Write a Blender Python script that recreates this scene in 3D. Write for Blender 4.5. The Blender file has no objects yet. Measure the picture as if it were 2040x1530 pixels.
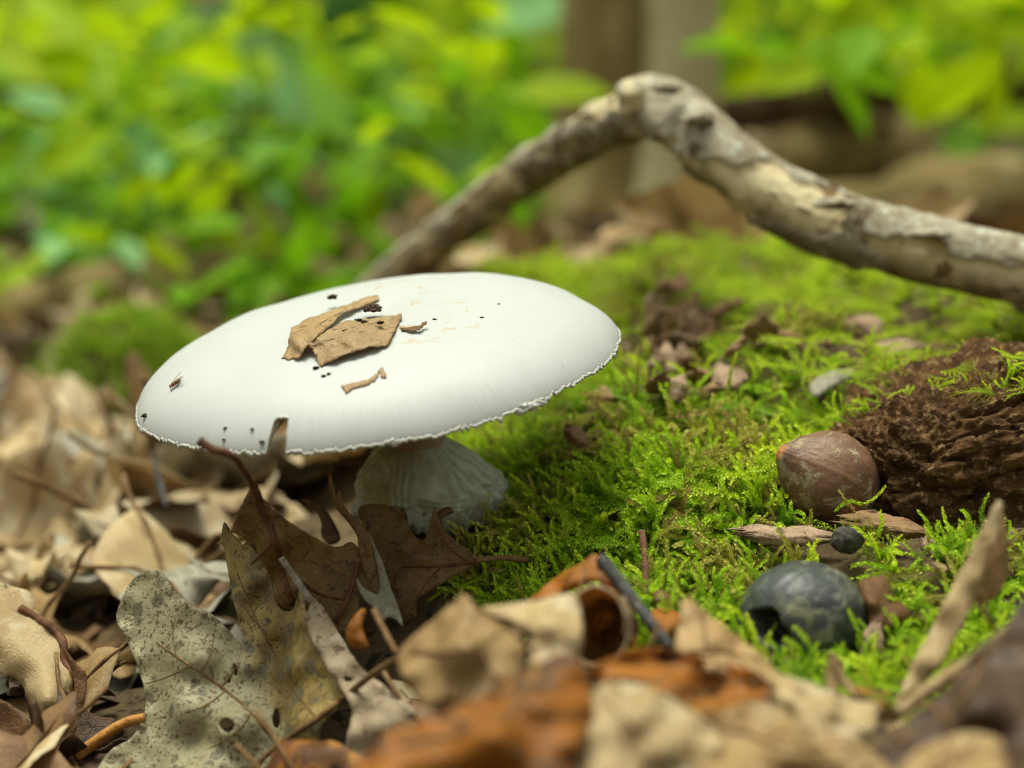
import bpy, math, random
import numpy as np
from mathutils import Vector, Matrix, Euler
from mathutils.geometry import delaunay_2d_cdt
from mathutils.bvhtree import BVHTree
R = math.radians
random.seed(7); rng = np.random.default_rng(7)
scene = bpy.context.scene
COL = scene.collection

# ------------------------------------------------------------------ camera, world, sun, exposure
PITCH = R(10.9); CAMZ = 0.10; FPX = 3400.0
cam_d = bpy.data.cameras.new('camera'); cam = bpy.data.objects.new('camera', cam_d); COL.objects.link(cam)
cam.location = (0, 0, CAMZ); cam.rotation_euler = (R(90) - PITCH, 0, 0)
cam_d.lens = 60; cam_d.sensor_width = 36; cam_d.clip_start = 0.004; cam_d.clip_end = 200
cam_d.dof.use_dof = True; cam_d.dof.focus_distance = 0.345; cam_d.dof.aperture_fstop = 8.6
scene.camera = cam
SUN_EL, SUN_AZ = R(79), R(-35)          # azimuth from +Y towards +X
w = bpy.data.worlds.new('World'); scene.world = w; w.use_nodes = True
nt = w.node_tree; nt.nodes.clear()
sky = nt.nodes.new('ShaderNodeTexSky'); sky.sky_type = 'NISHITA'; sky.sun_disc = False
sky.sun_elevation = SUN_EL; sky.sun_rotation = SUN_AZ; sky.dust_density = 4.0; sky.ozone_density = 0.3; sky.air_density = 0.8
hs = nt.nodes.new('ShaderNodeHueSaturation'); hs.inputs['Saturation'].default_value = 0.12
bgn = nt.nodes.new('ShaderNodeBackground'); bgn.inputs['Strength'].default_value = 0.085
wo = nt.nodes.new('ShaderNodeOutputWorld')
nt.links.new(sky.outputs[0], hs.inputs['Color']); tnt = nt.nodes.new('ShaderNodeMix'); tnt.data_type = 'RGBA'; tnt.blend_type = 'MULTIPLY'; tnt.inputs[0].default_value = 1; tnt.inputs[7].default_value = (.98, 1.0, .86, 1)   # light filtered by the canopy
nt.links.new(hs.outputs[0], tnt.inputs[6]); nt.links.new(tnt.outputs[2], bgn.inputs['Color']); nt.links.new(bgn.outputs[0], wo.inputs[0])
sl = bpy.data.lights.new('sun', 'SUN'); sl.energy = 1.5; sl.angle = R(26); sl.color = (1.0, 0.99, 0.84)
so = bpy.data.objects.new('sun', sl); COL.objects.link(so)
sdir = Vector((math.sin(SUN_AZ) * math.cos(SUN_EL), math.cos(SUN_AZ) * math.cos(SUN_EL), math.sin(SUN_EL)))
so.rotation_euler = sdir.to_track_quat('Z', 'Y').to_euler(); so.location = sdir * 5
scene.view_settings.view_transform = 'Standard'; scene.view_settings.look = 'None'
scene.view_settings.gamma = 1; scene.view_settings.exposure = 1.38
scene.render.engine = 'CYCLES'
scene.cycles.use_denoising = True; scene.cycles.filter_width = 1.1
scene.cycles.max_bounces = 8; scene.cycles.diffuse_bounces = 4; scene.cycles.transmission_bounces = 5
scene.cycles.transparent_max_bounces = 8
scene.cycles.caustics_reflective = False; scene.cycles.caustics_refractive = False

# ------------------------------------------------------------------ maths helpers
FWD = np.array([0, math.cos(PITCH), -math.sin(PITCH)]); UPV = np.array([0, math.sin(PITCH), math.cos(PITCH)]); RGT = np.array([1., 0, 0])
CPOS = np.array([0, 0, CAMZ])
def P(px, py, d):
    """a point seen in the photograph at px,py and d metres away along the view -> world"""
    px = np.asarray(px, float)[..., None]; py = np.asarray(py, float)[..., None]; d = np.asarray(d, float)[..., None]
    return CPOS + FWD * d + RGT * ((px - 1020) / FPX * d) + UPV * (-(py - 765) / FPX * d)
def proj(p):
    q = np.asarray(p, float) - CPOS; d = q @ FWD
    return 1020 + FPX * (q @ RGT) / d, 765 - FPX * (q @ UPV) / d, d
_perm = np.random.default_rng(3).permutation(256); _perm = np.concatenate([_perm, _perm, _perm])
_grad = np.random.default_rng(4).normal(size=(256, 3)); _grad /= np.linalg.norm(_grad, axis=1)[:, None]
def noise(p, s=1.0, off=0.0):
    p = np.asarray(p, float) * s + off
    i = np.floor(p).astype(int); f = p - i; u = f * f * f * (f * (f * 6 - 15) + 10)
    out = 0
    for dx in (0, 1):
        for dy in (0, 1):
            for dz in (0, 1):
                h = _perm[_perm[_perm[(i[..., 0] + dx) & 255] + ((i[..., 1] + dy) & 255)] + ((i[..., 2] + dz) & 255)]
                g = _grad[h]; dd = f - np.array([dx, dy, dz])
                wgt = (u[..., 0] if dx else 1 - u[..., 0]) * (u[..., 1] if dy else 1 - u[..., 1]) * (u[..., 2] if dz else 1 - u[..., 2])
                out = out + wgt * (g * dd).sum(-1)
    return out
def fbm(p, s, n=4, off=0.0):
    return sum(noise(p, s * 2 ** k, off + 17 * k) * 0.5 ** k for k in range(n))
def smooth01(a, b, x):
    t = np.clip((np.asarray(x, float) - a) / (b - a), 0, 1); return t * t * (3 - 2 * t)
def catmull(pts, n=8, closed=False):
    pts = [np.asarray(p, float) for p in pts]; m = len(pts); out = []
    rngi = range(m if closed else m - 1)
    for i in rngi:
        if closed: a, b, c, e = pts[i - 1], pts[i], pts[(i + 1) % m], pts[(i + 2) % m]
        else: a, b, c, e = pts[max(i - 1, 0)], pts[i], pts[i + 1], pts[min(i + 2, m - 1)]
        for k in range(n):
            t = k / n
            out.append(0.5 * (2 * b + (c - a) * t + (2 * a - 5 * b + 4 * c - e) * t * t + (3 * b - a - 3 * c + e) * t ** 3))
    if not closed: out.append(pts[-1])
    return np.array(out)
def inpoly(poly, x, y):
    x = np.asarray(x, float); y = np.asarray(y, float); c = np.zeros(x.shape, bool); n = len(poly)
    for i in range(n):
        x1, y1 = poly[i][:2]; x2, y2 = poly[(i + 1) % n][:2]
        if y1 == y2: continue
        c ^= ((y1 > y) != (y2 > y)) & (x < (x2 - x1) * (y - y1) / (y2 - y1) + x1)
    return c
def segdist(poly, x, y):
    best = np.full(np.shape(x), 1e9)
    for i in range(len(poly)):
        a = poly[i][:2]; b = poly[(i + 1) % len(poly)][:2]; ab = b - a; L = (ab ** 2).sum() + 1e-12
        t = np.clip(((x - a[0]) * ab[0] + (y - a[1]) * ab[1]) / L, 0, 1)
        best = np.minimum(best, np.hypot(x - a[0] - t * ab[0], y - a[1] - t * ab[1]))
    return best

# ------------------------------------------------------------------ object helpers
def tag(o, label=None, cat=None, group=None, kind=None):
    if label: o['label'] = label
    if cat: o['category'] = cat
    if group: o['group'] = group
    if kind: o['kind'] = kind
    return o
def raw_mesh(name, v, f, smooth=True):
    me = bpy.data.meshes.new(name); me.from_pydata([tuple(map(float, p)) for p in v], [], [tuple(map(int, q)) for q in f])
    if smooth: me.polygons.foreach_set('use_smooth', [True] * len(me.polygons))
    me.update(); return me
def obj(name, v, f, mat, parent=None, smooth=True, origin=None):
    v = np.asarray(v, float)
    if origin is None: origin = np.array([v[:, 0].mean(), v[:, 1].mean(), v[:, 2].min()])
    me = raw_mesh(name, v - origin, f, smooth)
    o = bpy.data.objects.new(name, me); COL.objects.link(o)
    for m in (mat if isinstance(mat, (list, tuple)) else [mat]): me.materials.append(m)
    if parent is not None:
        o.parent = parent; o.location = Vector(origin) - parent.location
        if parent.parent is not None: o.location = o.location - parent.parent.location
    else: o.location = origin
    return o
def empty(name, loc):
    o = bpy.data.objects.new(name, None); COL.objects.link(o); o.location = tuple(map(float, loc)); o.empty_display_size = 0.005; return o
def solid(o, th, matoff=0):
    m = o.modifiers.new('thickness', 'SOLIDIFY'); m.thickness = th; m.offset = 0; m.material_offset = matoff
def attr(o, name, vals):
    a = o.data.attributes.new(name, 'FLOAT', 'POINT'); a.data.foreach_set('value', np.asarray(vals, np.float32))
def tube(pts, rad, seg=10, wob=0.0, off=0.0, cap=True):
    pts = np.asarray(pts, float); n = len(pts); rad = np.broadcast_to(np.asarray(rad, float), (n,))
    tan = np.gradient(pts, axis=0); tan /= np.linalg.norm(tan, axis=1)[:, None] + 1e-12
    ref = np.array([0, 0, 1.]) if abs(tan[0][2]) < .9 else np.array([1., 0, 0])
    nrm = np.cross(tan[0], ref); nrm /= np.linalg.norm(nrm); V = []
    for i in range(n):
        nrm = nrm - tan[i] * (nrm @ tan[i]); nrm /= np.linalg.norm(nrm) + 1e-12
        bi = np.cross(tan[i], nrm)
        a = np.arange(seg) / seg * 2 * math.pi
        V.append(pts[i] + (np.cos(a)[:, None] * nrm + np.sin(a)[:, None] * bi) * rad[i])
    V = np.concatenate(V)
    if wob:
        cen = np.repeat(pts, seg, axis=0); r = np.repeat(rad, seg)
        V = cen + (V - cen) * (1 + wob * noise(V, 1 / max(rad.mean() * 2.0, 1e-6), off))[:, None]
    F = [(i * seg + k, i * seg + (k + 1) % seg, (i + 1) * seg + (k + 1) % seg, (i + 1) * seg + k) for i in range(n - 1) for k in range(seg)]
    if cap:
        F.append(tuple(range(seg - 1, -1, -1))); F.append(tuple((n - 1) * seg + k for k in range(seg)))
    return V, F
def ico(sub=2):
    import bmesh
    bm = bmesh.new(); bmesh.ops.create_icosphere(bm, subdivisions=sub, radius=1)
    v = np.array([x.co[:] for x in bm.verts]); f = [[q.index for q in p.verts] for p in bm.faces]; bm.free(); return v, f

# ------------------------------------------------------------------ materials
class NB:
    def __init__(s, name):
        s.m = bpy.data.materials.new(name); s.m.use_nodes = True; s.t = s.m.node_tree; s.t.nodes.clear()
        s.tc = s.n('ShaderNodeTexCoord'); s.co = s.tc.outputs['Object']
    def n(s, typ, **kw):
        q = s.t.nodes.new(typ)
        for k, v in kw.items(): setattr(q, k, v)
        return q
    def l(s, a, b): s.t.links.new(a, b)
    def put(s, sock, v):
        if hasattr(v, 'is_output'): s.l(v, sock)
        elif isinstance(v, (tuple, list)) and len(v) == 3 and sock.type == 'RGBA': sock.default_value = (*v, 1)
        else: sock.default_value = v
    def scaled(s, sc, co=None):
        q = s.n('ShaderNodeMapping'); s.l(co or s.co, q.inputs[0]); q.inputs['Scale'].default_value = sc; return q.outputs[0]
    def noise(s, scale, detail=4, rough=.6, co=None, dist=0.0):
        q = s.n('ShaderNodeTexNoise'); s.l(co or s.co, q.inputs['Vector']); q.inputs['Scale'].default_value = scale
        q.inputs['Detail'].default_value = detail; q.inputs['Roughness'].default_value = rough; q.inputs['Distortion'].default_value = dist
        return q.outputs['Fac']
    def vor(s, scale, co=None, feat='F1', rnd=1.0):
        q = s.n('ShaderNodeTexVoronoi', feature=feat); s.l(co or s.co, q.inputs['Vector']); q.inputs['Scale'].default_value = scale
        q.inputs['Randomness'].default_value = rnd; return q.outputs['Distance']
    def ramp(s, fac, a, b):
        q = s.n('ShaderNodeMapRange'); q.interpolation_type = 'SMOOTHSTEP'; s.l(fac, q.inputs[0]); q.inputs[1].default_value = a; q.inputs[2].default_value = b; return q.outputs[0]
    def mix(s, fac, a, b, mode='MIX'):
        q = s.n('ShaderNodeMix', data_type='RGBA', blend_type=mode)
        s.put(q.inputs[0], fac); s.put(q.inputs[6], a); s.put(q.inputs[7], b); return q.outputs[2]
    def math(s, op, a, b=0.0):
        q = s.n('ShaderNodeMath', operation=op); s.put(q.inputs[0], a); s.put(q.inputs[1], b); return q.outputs[0]
    def attr(s, name): 
        q = s.n('ShaderNodeAttribute'); q.attribute_name = name; return q.outputs['Fac']
    def bump(s, h, strength=.5, dist=.001):
        q = s.n('ShaderNodeBump'); q.inputs['Strength'].default_value = strength; q.inputs['Distance'].default_value = dist; s.l(h, q.inputs['Height']); return q.outputs[0]
    def out(s, col, rough=.7, spec=.3, normal=None, transl=0.0, tcol=None, sss=0.0, sssr=.003):
        p = s.n('ShaderNodeBsdfPrincipled'); s.put(p.inputs['Base Color'], col); s.put(p.inputs['Roughness'], rough); p.inputs['Specular IOR Level'].default_value = spec
        if normal is not None: s.l(normal, p.inputs['Normal'])
        if sss: p.inputs['Subsurface Weight'].default_value = sss; p.inputs['Subsurface Radius'].default_value = (sssr, sssr, sssr * .9); p.inputs['Subsurface Scale'].default_value = 1.0
        sh = p.outputs[0]
        if transl:
            t = s.n('ShaderNodeBsdfTranslucent'); s.put(t.inputs[0], tcol if tcol is not None else col)
            if normal is not None: s.l(normal, t.inputs['Normal'])
            mx = s.n('ShaderNodeMixShader'); mx.inputs[0].default_value = transl; s.l(sh, mx.inputs[1]); s.l(t.outputs[0], mx.inputs[2]); sh = mx.outputs[0]
        o = s.n('ShaderNodeOutputMaterial'); s.l(sh, o.inputs[0]); return s.m
    def rand(s):
        q = s.n('ShaderNodeObjectInfo'); return q.outputs['Random']

def leaf_mat(name, c1, c2, spot=None, sthr=(.62, .68), sscale=600, fleck=None, fthr=(.6, .66), fscale=1500, blot=None, bscale=90, rough=.55, transl=.25, spec=.35, rnd=0.25):
    b = NB(name)
    col = b.mix(b.ramp(b.noise(70, 5), .35, .65), c1, c2)
    if blot: col = b.mix(b.math('MULTIPLY', b.ramp(b.noise(bscale, 3, .5), .52, .6), .8), col, blot)
    if spot: col = b.mix(b.math('MULTIPLY', b.ramp(b.noise(sscale, 3, .55, dist=.6), *sthr), .85), col, spot)
    if fleck: col = b.mix(b.ramp(b.noise(fscale, 2, .5), *fthr), col, fleck)
    v = b.ramp(b.vor(900, feat='DISTANCE_TO_EDGE'), 0.0, .12)
    col = b.mix(.18, col, b.mix(v, (0.9, .85, .7), (.35, .3, .22)), 'MULTIPLY')
    h = b.math('ADD', b.math('ADD', b.noise(250, 4), b.math('MULTIPLY', b.noise(1400, 3), .35)), b.math('MULTIPLY', b.ramp(b.vor(700, feat='DISTANCE_TO_EDGE'), 0.0, .12), .22))
    r = b.math('ADD', b.math('MULTIPLY', b.rand(), rnd), 1 - rnd / 2)
    comb = b.n('ShaderNodeCombineColor'); [b.l(r, comb.inputs[i]) for i in range(3)]
    col = b.mix(1.0, col, comb.outputs[0], 'MULTIPLY')
    return b.out(col, rough, spec, b.bump(h, .5, .0006), transl)

def simple_mat(name, c1, c2, scale=200, c3=None, scale3=500, thr=(.55, .65), rough=.8, bscale=800, bstr=.6, bdist=.0008, spec=.2, stretch=(1, 1, 1), transl=0.0):
    b = NB(name); co = b.scaled(stretch)
    col = b.mix(b.ramp(b.noise(scale, 6, .65, co), .35, .65), c1, c2)
    if c3: col = b.mix(b.ramp(b.noise(scale3, 4, .6, co), *thr), col, c3)
    h = b.math('ADD', b.noise(bscale, 6, .7, co), b.noise(scale, 4, .6, co))
    return b.out(col, rough, spec, b.bump(h, bstr, bdist), transl)

MAT = {}
MAT['soil'] = simple_mat('soil', (.10, .068, .035), (.19, .135, .07), 60, (.045, .03, .016), 260, (.5, .62), .95, 700, .9, .002)
MAT['pale'] = leaf_mat('pale_leaf', (.60, .46, .25), (.47, .33, .16), (.22, .12, .05), (.64, .74), 300, blot=(.66, .56, .37), transl=.35)
MAT['tan'] = leaf_mat('tan_leaf', (.42, .28, .125), (.30, .18, .07), (.12, .06, .02), (.6, .7), 350, blot=(.42, .30, .15))
MAT['brown'] = leaf_mat('brown_leaf', (.19, .095, .035), (.115, .055, .022), (.05, .025, .012), (.6, .7), 350, blot=(.25, .14, .06))
MAT['dark'] = leaf_mat('dark_leaf', (.085, .042, .02), (.05, .026, .014), (.025, .014, .01), (.55, .65), 350, blot=(.12, .065, .03), transl=.15)
MAT['orange'] = leaf_mat('orange_leaf', (.44, .165, .018), (.26, .09, .012), (.08, .03, .01), (.50, .62), 110, blot=(.46, .22, .035), bscale=60, transl=.4)
MAT['grey'] = leaf_mat('grey_leaf', (.38, .36, .27), (.27, .25, .18), (.12, .10, .06), (.62, .72), 400, blot=(.46, .44, .36))
MAT['pinkish'] = leaf_mat('pinkish_leaf', (.50, .39, .26), (.40, .31, .20), (.18, .10, .05), (.58, .68), 420, blot=(.58, .49, .36), fleck=(.2, .11, .06), fthr=(.64, .7))
MAT['olive'] = leaf_mat('olive_brown_leaf', (.25, .145, .045), (.16, .088, .03), (.075, .038, .018), (.53, .66), 450, fleck=(.24, .17, .06), fthr=(.6, .68), fscale=1100, blot=(.19, .115, .03))
def mottled():
    b = NB('mottled_leaf')
    t = b.attr('tint')
    pale = b.mix(b.ramp(b.noise(110, 5), .35, .65), (.27, .245, .135), (.345, .32, .195))
    yel = b.mix(b.ramp(b.noise(160, 5), .40, .62), (.19, .125, .038), (.35, .255, .075))
    yel = b.mix(b.math('MULTIPLY', b.ramp(b.noise(60, 3), .5, .62), .7), yel, (.13, .085, .03))
    col = b.mix(t, pale, yel)
    sp = b.ramp(b.vor(270), .44, .36)                       # round grey mildew spots
    col = b.mix(b.math('MULTIPLY', b.math('MULTIPLY', sp, b.ramp(b.noise(95, 2), .44, .50)), .8), col, (.115, .11, .07))
    fl = b.math('MULTIPLY', b.ramp(b.noise(1250, 3, .6), .545, .60), b.ramp(b.noise(120, 2), .33, .50))
    col = b.mix(b.math('MULTIPLY', fl, .9), col, (.085, .045, .016)); col = b.mix(b.math('MULTIPLY', b.ramp(b.noise(420, 5, .7), .52, .70), .45), col, (.14, .11, .05))
    h = b.math('ADD', b.noise(300, 4), b.math('MULTIPLY', b.noise(1600, 3), .4))
    return b.out(col, .55, .35, b.bump(h, .55, .0006), .18)
MAT['mottled'] = mottled()
MAT['rib'] = simple_mat('leaf_rib', (.20, .12, .05), (.12, .065, .028), 300)
MAT['rib_dark'] = simple_mat('dark_leaf_rib', (.14, .055, .02), (.06, .025, .012), 300, rough=.5)
MAT['rib_pale'] = simple_mat('pale_leaf_rib', (.42, .31, .17), (.30, .20, .10), 300)
MAT['rib_orange'] = simple_mat('orange_stalk', (.45, .21, .045), (.30, .12, .03), 200, rough=.45)
MAT['twig_grey'] = simple_mat('grey_twig', (.30, .28, .22), (.16, .14, .11), 300, (.07, .06, .05), 700)
MAT['twig_slate'] = simple_mat('slate_twig', (.085, .088, .085), (.045, .045, .045), 300, (.3, .26, .18), 500, (.6, .7))
MAT['twig_red'] = simple_mat('reddish_twig', (.24, .11, .065), (.15, .07, .045), 300)
MAT['rot'] = simple_mat('rotten_wood', (.20, .105, .042), (.07, .036, .018), 240, (.36, .23, .11), 520, (.54, .64), .95, 900, 1.0, .0025, .1)
MAT['chip'] = simple_mat('wood_chip', (.30, .185, .095), (.19, .105, .052), 220, (.085, .05, .03), 500, (.57, .66), .9, 900, .8, .001, stretch=(.35, 1, 1.4))
MAT['chip_pale'] = simple_mat('pale_wood_chip', (.42, .30, .20), (.30, .20, .13), 300, (.14, .085, .05), 600, (.58, .66), .9, 900, .8, .001)
MAT['crumb'] = simple_mat('soil_crumb', (.075, .052, .03), (.035, .025, .016), 1500, (.14, .09, .04), 2500, (.6, .65), .95, 3000, .6, .0003)

# ------------------------------------------------------------------ ground
CT = [(1050, 1210, .335), (1200, 1250, .325), (1300, 1210, .327), (1500, 1110, .343), (1700, 1310, .312), (1900, 1400, .292), (2040, 1300, .30), (1500, 1330, .30),
      (1000, 1060, .372), (1200, 1000, .368), (1400, 910, .366), (1250, 800, .405), (1400, 700, .43), (1350, 600, .49), (1100, 545, .60), (1300, 540, .62), (1600, 545, .60), (2040, 600, .52),
      (2000, 650, .47), (1800, 620, .49), (1700, 700, .42), (1850, 810, .395), (1620, 960, .365), (2040, 1100, .345), (1800, 1060, .35), (850, 1035, .374), (720, 1040, .372), (930, 900, .42), (950, 780, .50),
      (640, 1020, .45), (450, 1010, .58), (200, 1010, .66), (0, 1010, .68), (300, 940, .72), (100, 880, .82), (350, 760, .88), (250, 700, .95), (120, 780, .92),
      (700, 1420, .335), (450, 1680, .32), (250, 1680, .32), (100, 1640, .325), (850, 1380, .325), (620, 1600, .31), (250, 1250, .48), (50, 1250, .50), (450, 1250, .42), (350, 1350, .41), (150, 1400, .41), (450, 1120, .47), (560, 1150, .42), (330, 1100, .53), (600, 1300, .375), (480, 1450, .37), (1020, 1500, .262), (1500, 1500, .258), (1900, 1560, .25), (300, 1700, .26), (0, 1800, .24), (700, 1650, .26)]
ctl = [P(*c) for c in CT]
for x, y, z in [(-.3, .3, -.06), (.3, .3, .01), (.35, .45, .02), (.5, .6, .0), (.0, .75, -.01), (.2, .80, -.005), (-.15, .9, -.065), (-.5, .7, -.07), (-.5, 1.2, -.05), (0, 1.1, -.035), (.4, 1.0, -.02), (.8, .8, .0),
                (0, 1.6, -.04), (.6, 1.6, -.02), (-.7, 1.7, -.04), (0, .1, -.04), (.3, .05, -.03), (-.3, .05, -.04), (0, -.5, -.05), (1, 0, -.02), (-1, 0, -.05), (0, 2.4, .0), (1, 2.4, .05), (-1, 2.4, .0)]:
    ctl.append(np.array([x, y, z]))
ctl = np.array(ctl)
def hz(x, y, rough=True):
    x = np.asarray(x, float); y = np.asarray(y, float)
    num = 0; den = 0
    for c in ctl:
        ww = 1 / ((x - c[0]) ** 2 + (y - c[1]) ** 2 + 2e-4) ** 1.7
        num = num + ww * c[2]; den = den + ww
    z = num / den
    r = np.hypot(x, y)
    z = z * np.clip(1 - smooth01(3, 6, r), 0, 1) + smooth01(2.6, 9, r) * 1.9 * (np.asarray(y) > -99)
    if rough:
        p = np.stack([x, y, np.zeros_like(x)], -1)
        z = z + fbm(p, 18, 3) * .006 * np.clip(r / .5, .4, 4) + (fbm(p, 32, 2, 5) * .019 + fbm(p, 80, 2, 7) * .005) * smooth01(.02, .05, x) * smooth01(.30, .33, y) * (1 - .95 * np.exp(-(((x - .065) / .022) ** 2 + ((y - .335) / .028) ** 2))) + fbm(p, 90, 2) * .0022
    return z
u = np.linspace(-1, 1, 261); xs = .035 * np.sinh(u * 6.6)                 # to about +-13 m
vv = np.linspace(-1, 1, 281); ys = .37 + .04 * np.sinh(vv * 6.6)
X, Y = np.meshgrid(xs, ys); Z = hz(X, Y)
nx, ny = len(xs), len(ys)
gf = [(j * nx + i, j * nx + i + 1, (j + 1) * nx + i + 1, (j + 1) * nx + i) for j in range(ny - 1) for i in range(nx - 1)]
ground = obj('ground', np.stack([X, Y, Z], -1).reshape(-1, 3), gf, MAT['soil'], origin=np.zeros(3))
tag(ground, 'dark brown forest soil under the leaves and moss', 'ground', kind='structure')
def gpt(px, py, d0=.2, d1=8):
    """where the view ray through px,py meets the ground"""
    ds = np.concatenate([np.linspace(d0, .8, 400), np.linspace(.8, d1, 400)]); pts = P(np.full(ds.shape, px), np.full(ds.shape, py), ds)
    below = pts[:, 2] < hz(pts[:, 0], pts[:, 1])
    k = int(np.argmax(below)) if below.any() else len(ds) - 1
    return pts[k], ds[k]

# ------------------------------------------------------------------ the mushroom
CAPC = P(762, 752, .365); CAPR = .0517; CAPH = .0152
roll, lean = R(7.9), R(6.5)
nz = np.array([-math.sin(roll), -math.sin(lean), 0]); nz[2] = math.sqrt(1 - nz @ nz)
ax_ = np.cross([0, 1, 0], nz); ax_ /= np.linalg.norm(ax_); ay_ = np.cross(nz, ax_)
def capw(l): l = np.asarray(l, float); return CAPC + l[..., 0:1] * ax_ + l[..., 1:2] * ay_ + l[..., 2:3] * nz
def edge0(th):
    """margin radius in cap radii without the bite"""
    q = np.stack([np.cos(th), np.sin(th), np.zeros_like(th)], -1)
    return 1 + .034 * noise(q, 1.7, 5) + .016 * noise(q, 4, 9)
def cap_edge(th):
    """margin radius with the bite at the front"""
    q = np.stack([np.cos(th), np.sin(th), np.zeros_like(th)], -1)
    e = edge0(th) + .005 * noise(q, 26, 2) + .006 * noise(q, 70, 3)
    d = (th - NOTCH + math.pi) % (2 * math.pi) - math.pi
    bite = smooth01(-.046, -.034, d + .004 * noise(q, 120, 1)) * (1 - smooth01(.026, .034, d + .005 * noise(q, 150, 7)))
    slope = 1.0
    return e - bite * .085 * slope
NOTCH = math.radians(-108.5)
def cap_z(r, th):
    """top surface height"""
    q = np.stack([np.cos(th) * r, np.sin(th) * r, np.zeros_like(r)], -1)
    base = CAPH * np.clip(1 - np.clip(r / edge0(th), 0, 1.003) ** 3.5 / 1.035, 0, 1) ** .53 - .0022 * np.clip(1 - r / .38, 0, 1) ** 2
    return base + (.0016 * noise(q, 2.6, 3) + .0007 * noise(q, 6, 4)) * np.clip(1.05 - r, 0, 1) + .0022 * noise(np.stack([np.cos(th), np.sin(th), 0 * r], -1), 1.9, 31) * r ** 6
NT, NR = 900, 64
th = np.arange(NT) / NT * 2 * math.pi; rr = np.concatenate([np.linspace(0.0, .80, 30), np.linspace(.82, 1.03, NR - 30)])
TH, RR = np.meshgrid(th, rr); E = cap_edge(th)[None, :]
Rc = np.where(RR <= .8, RR, .8 + (RR - .8) / .23 * (E - .8)); L = np.stack([Rc * CAPR * np.cos(TH), Rc * CAPR * np.sin(TH), cap_z(Rc, TH)], -1)
# margin roll-under: last rings tuck down and in
tuck_r = [0.9985, .992, .98]; tuck_z = [-.0002, -.0004, -.0001]
rows = [L[i] for i in range(NR)]
q = np.stack([np.cos(th), np.sin(th), np.zeros_like(th)], -1)
ragged = .0005 * (noise(q, 60, 5) + noise(q, 130, 6))
for k in range(3):
    e = cap_edge(th) * tuck_r[k]
    rows.append(np.stack([e * CAPR * np.cos(th), e * CAPR * np.sin(th), cap_z(cap_edge(th), th) + tuck_z[k] + ragged], -1))
V = np.concatenate(rows); nrow = len(rows)
F = [(j * NT + i, j * NT + (i + 1) % NT, (j + 1) * NT + (i + 1) % NT, (j + 1) * NT + i) for j in range(1, nrow - 1) for i in range(NT)]
V = np.concatenate([V, [[0, 0, cap_z(np.array([0.]), np.array([0.]))[0]]]]); ctr = len(V) - 1
F += [(ctr, NT + i, NT + (i + 1) % NT) for i in range(NT)]
F = [tuple(reversed(f)) if len(f) == 4 else f for f in F]
F = [tuple(reversed(f)) for f in F if len(f) == 4] + [f for f in F if len(f) == 3]
def cap_mat():
    b = NB('mushroom_cap')
    uv = b.n('ShaderNodeUVMap').outputs[0]
    fib = b.noise(1.0, 3, .6, b.scaled((520, 7, 1), uv)); fib2 = b.noise(1.0, 3, .6, b.scaled((160, 14, 1), uv))
    rad = b.n('ShaderNodeSeparateXYZ'); b.l(uv, rad.inputs[0]); r = rad.outputs[1]
    edge = b.ramp(r, .70, 1.0)
    col = b.mix(b.noise(60, 4), (.455, .470, .472), (.41, .424, .418))
    col = b.mix(b.math('MULTIPLY', edge, b.math('MULTIPLY', b.ramp(fib, .45, .75), .3)), col, (.33, .335, .30))
    stain = b.math('MULTIPLY', b.ramp(b.noise(330, 4, .65), .55, .63), b.ramp(b.noise(48, 2, .5), .50, .60))
    stain = b.math('MULTIPLY', stain, b.math('SUBTRACT', 1.0, b.ramp(r, .35, .75)))
    col = b.mix(b.math('MULTIPLY', stain, .9), col, (.40, .27, .12))
    dirt = b.math('MULTIPLY', b.ramp(b.noise(1500, 2, .5), .70, .74), b.ramp(b.noise(60, 2), .45, .6))
    col = b.mix(b.math('MULTIPLY', dirt, .8), col, (.25, .18, .1))
    h = b.math('ADD', b.math('MULTIPLY', b.math('ADD', fib, fib2), b.math('ADD', b.math('MULTIPLY', edge, .6), .04)), b.math('MULTIPLY', b.noise(900, 3), .25))
    return b.out(col, .5, .3, b.bump(h, .18, .0004), .06)
MAT['cap'] = cap_mat()
MAT['fringe'] = simple_mat('cap_fringe', (.48, .49, .46), (.40, .40, .35), 900, (.45, .38, .24), 1500, (.68, .74), .8, 3000, .5, .0003)
MAT['gill'] = simple_mat('gills', (.62, .56, .46), (.50, .43, .34), 400)
MAT['collar'] = simple_mat('veil_collar', (.40, .41, .33), (.26, .25, .16), 350, (.13, .10, .05), 500, (.55, .65))
base_pt = P(848, 1045, .374)
mush = empty('mushroom', base_pt)
tag(mush, 'white flat-capped mushroom with ragged rim and bulbous foot, tilted over the leaves', 'mushroom')
cap = obj('cap', capw(V), F, MAT['cap'], mush, origin=CAPC)
uvl = cap.data.uv_layers.new(name='UVMap')
lv = np.zeros(len(cap.data.loops), int); cap.data.loops.foreach_get('vertex_index', lv)
Rall = np.concatenate([np.concatenate([Rc[j] for j in range(NR)]), np.tile(cap_edge(th), 3), [0]])
Tall = np.concatenate([np.tile(th, nrow), [0]]) / (2 * math.pi)
uvs = np.stack([Tall[lv], Rall[lv]], -1); 
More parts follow.
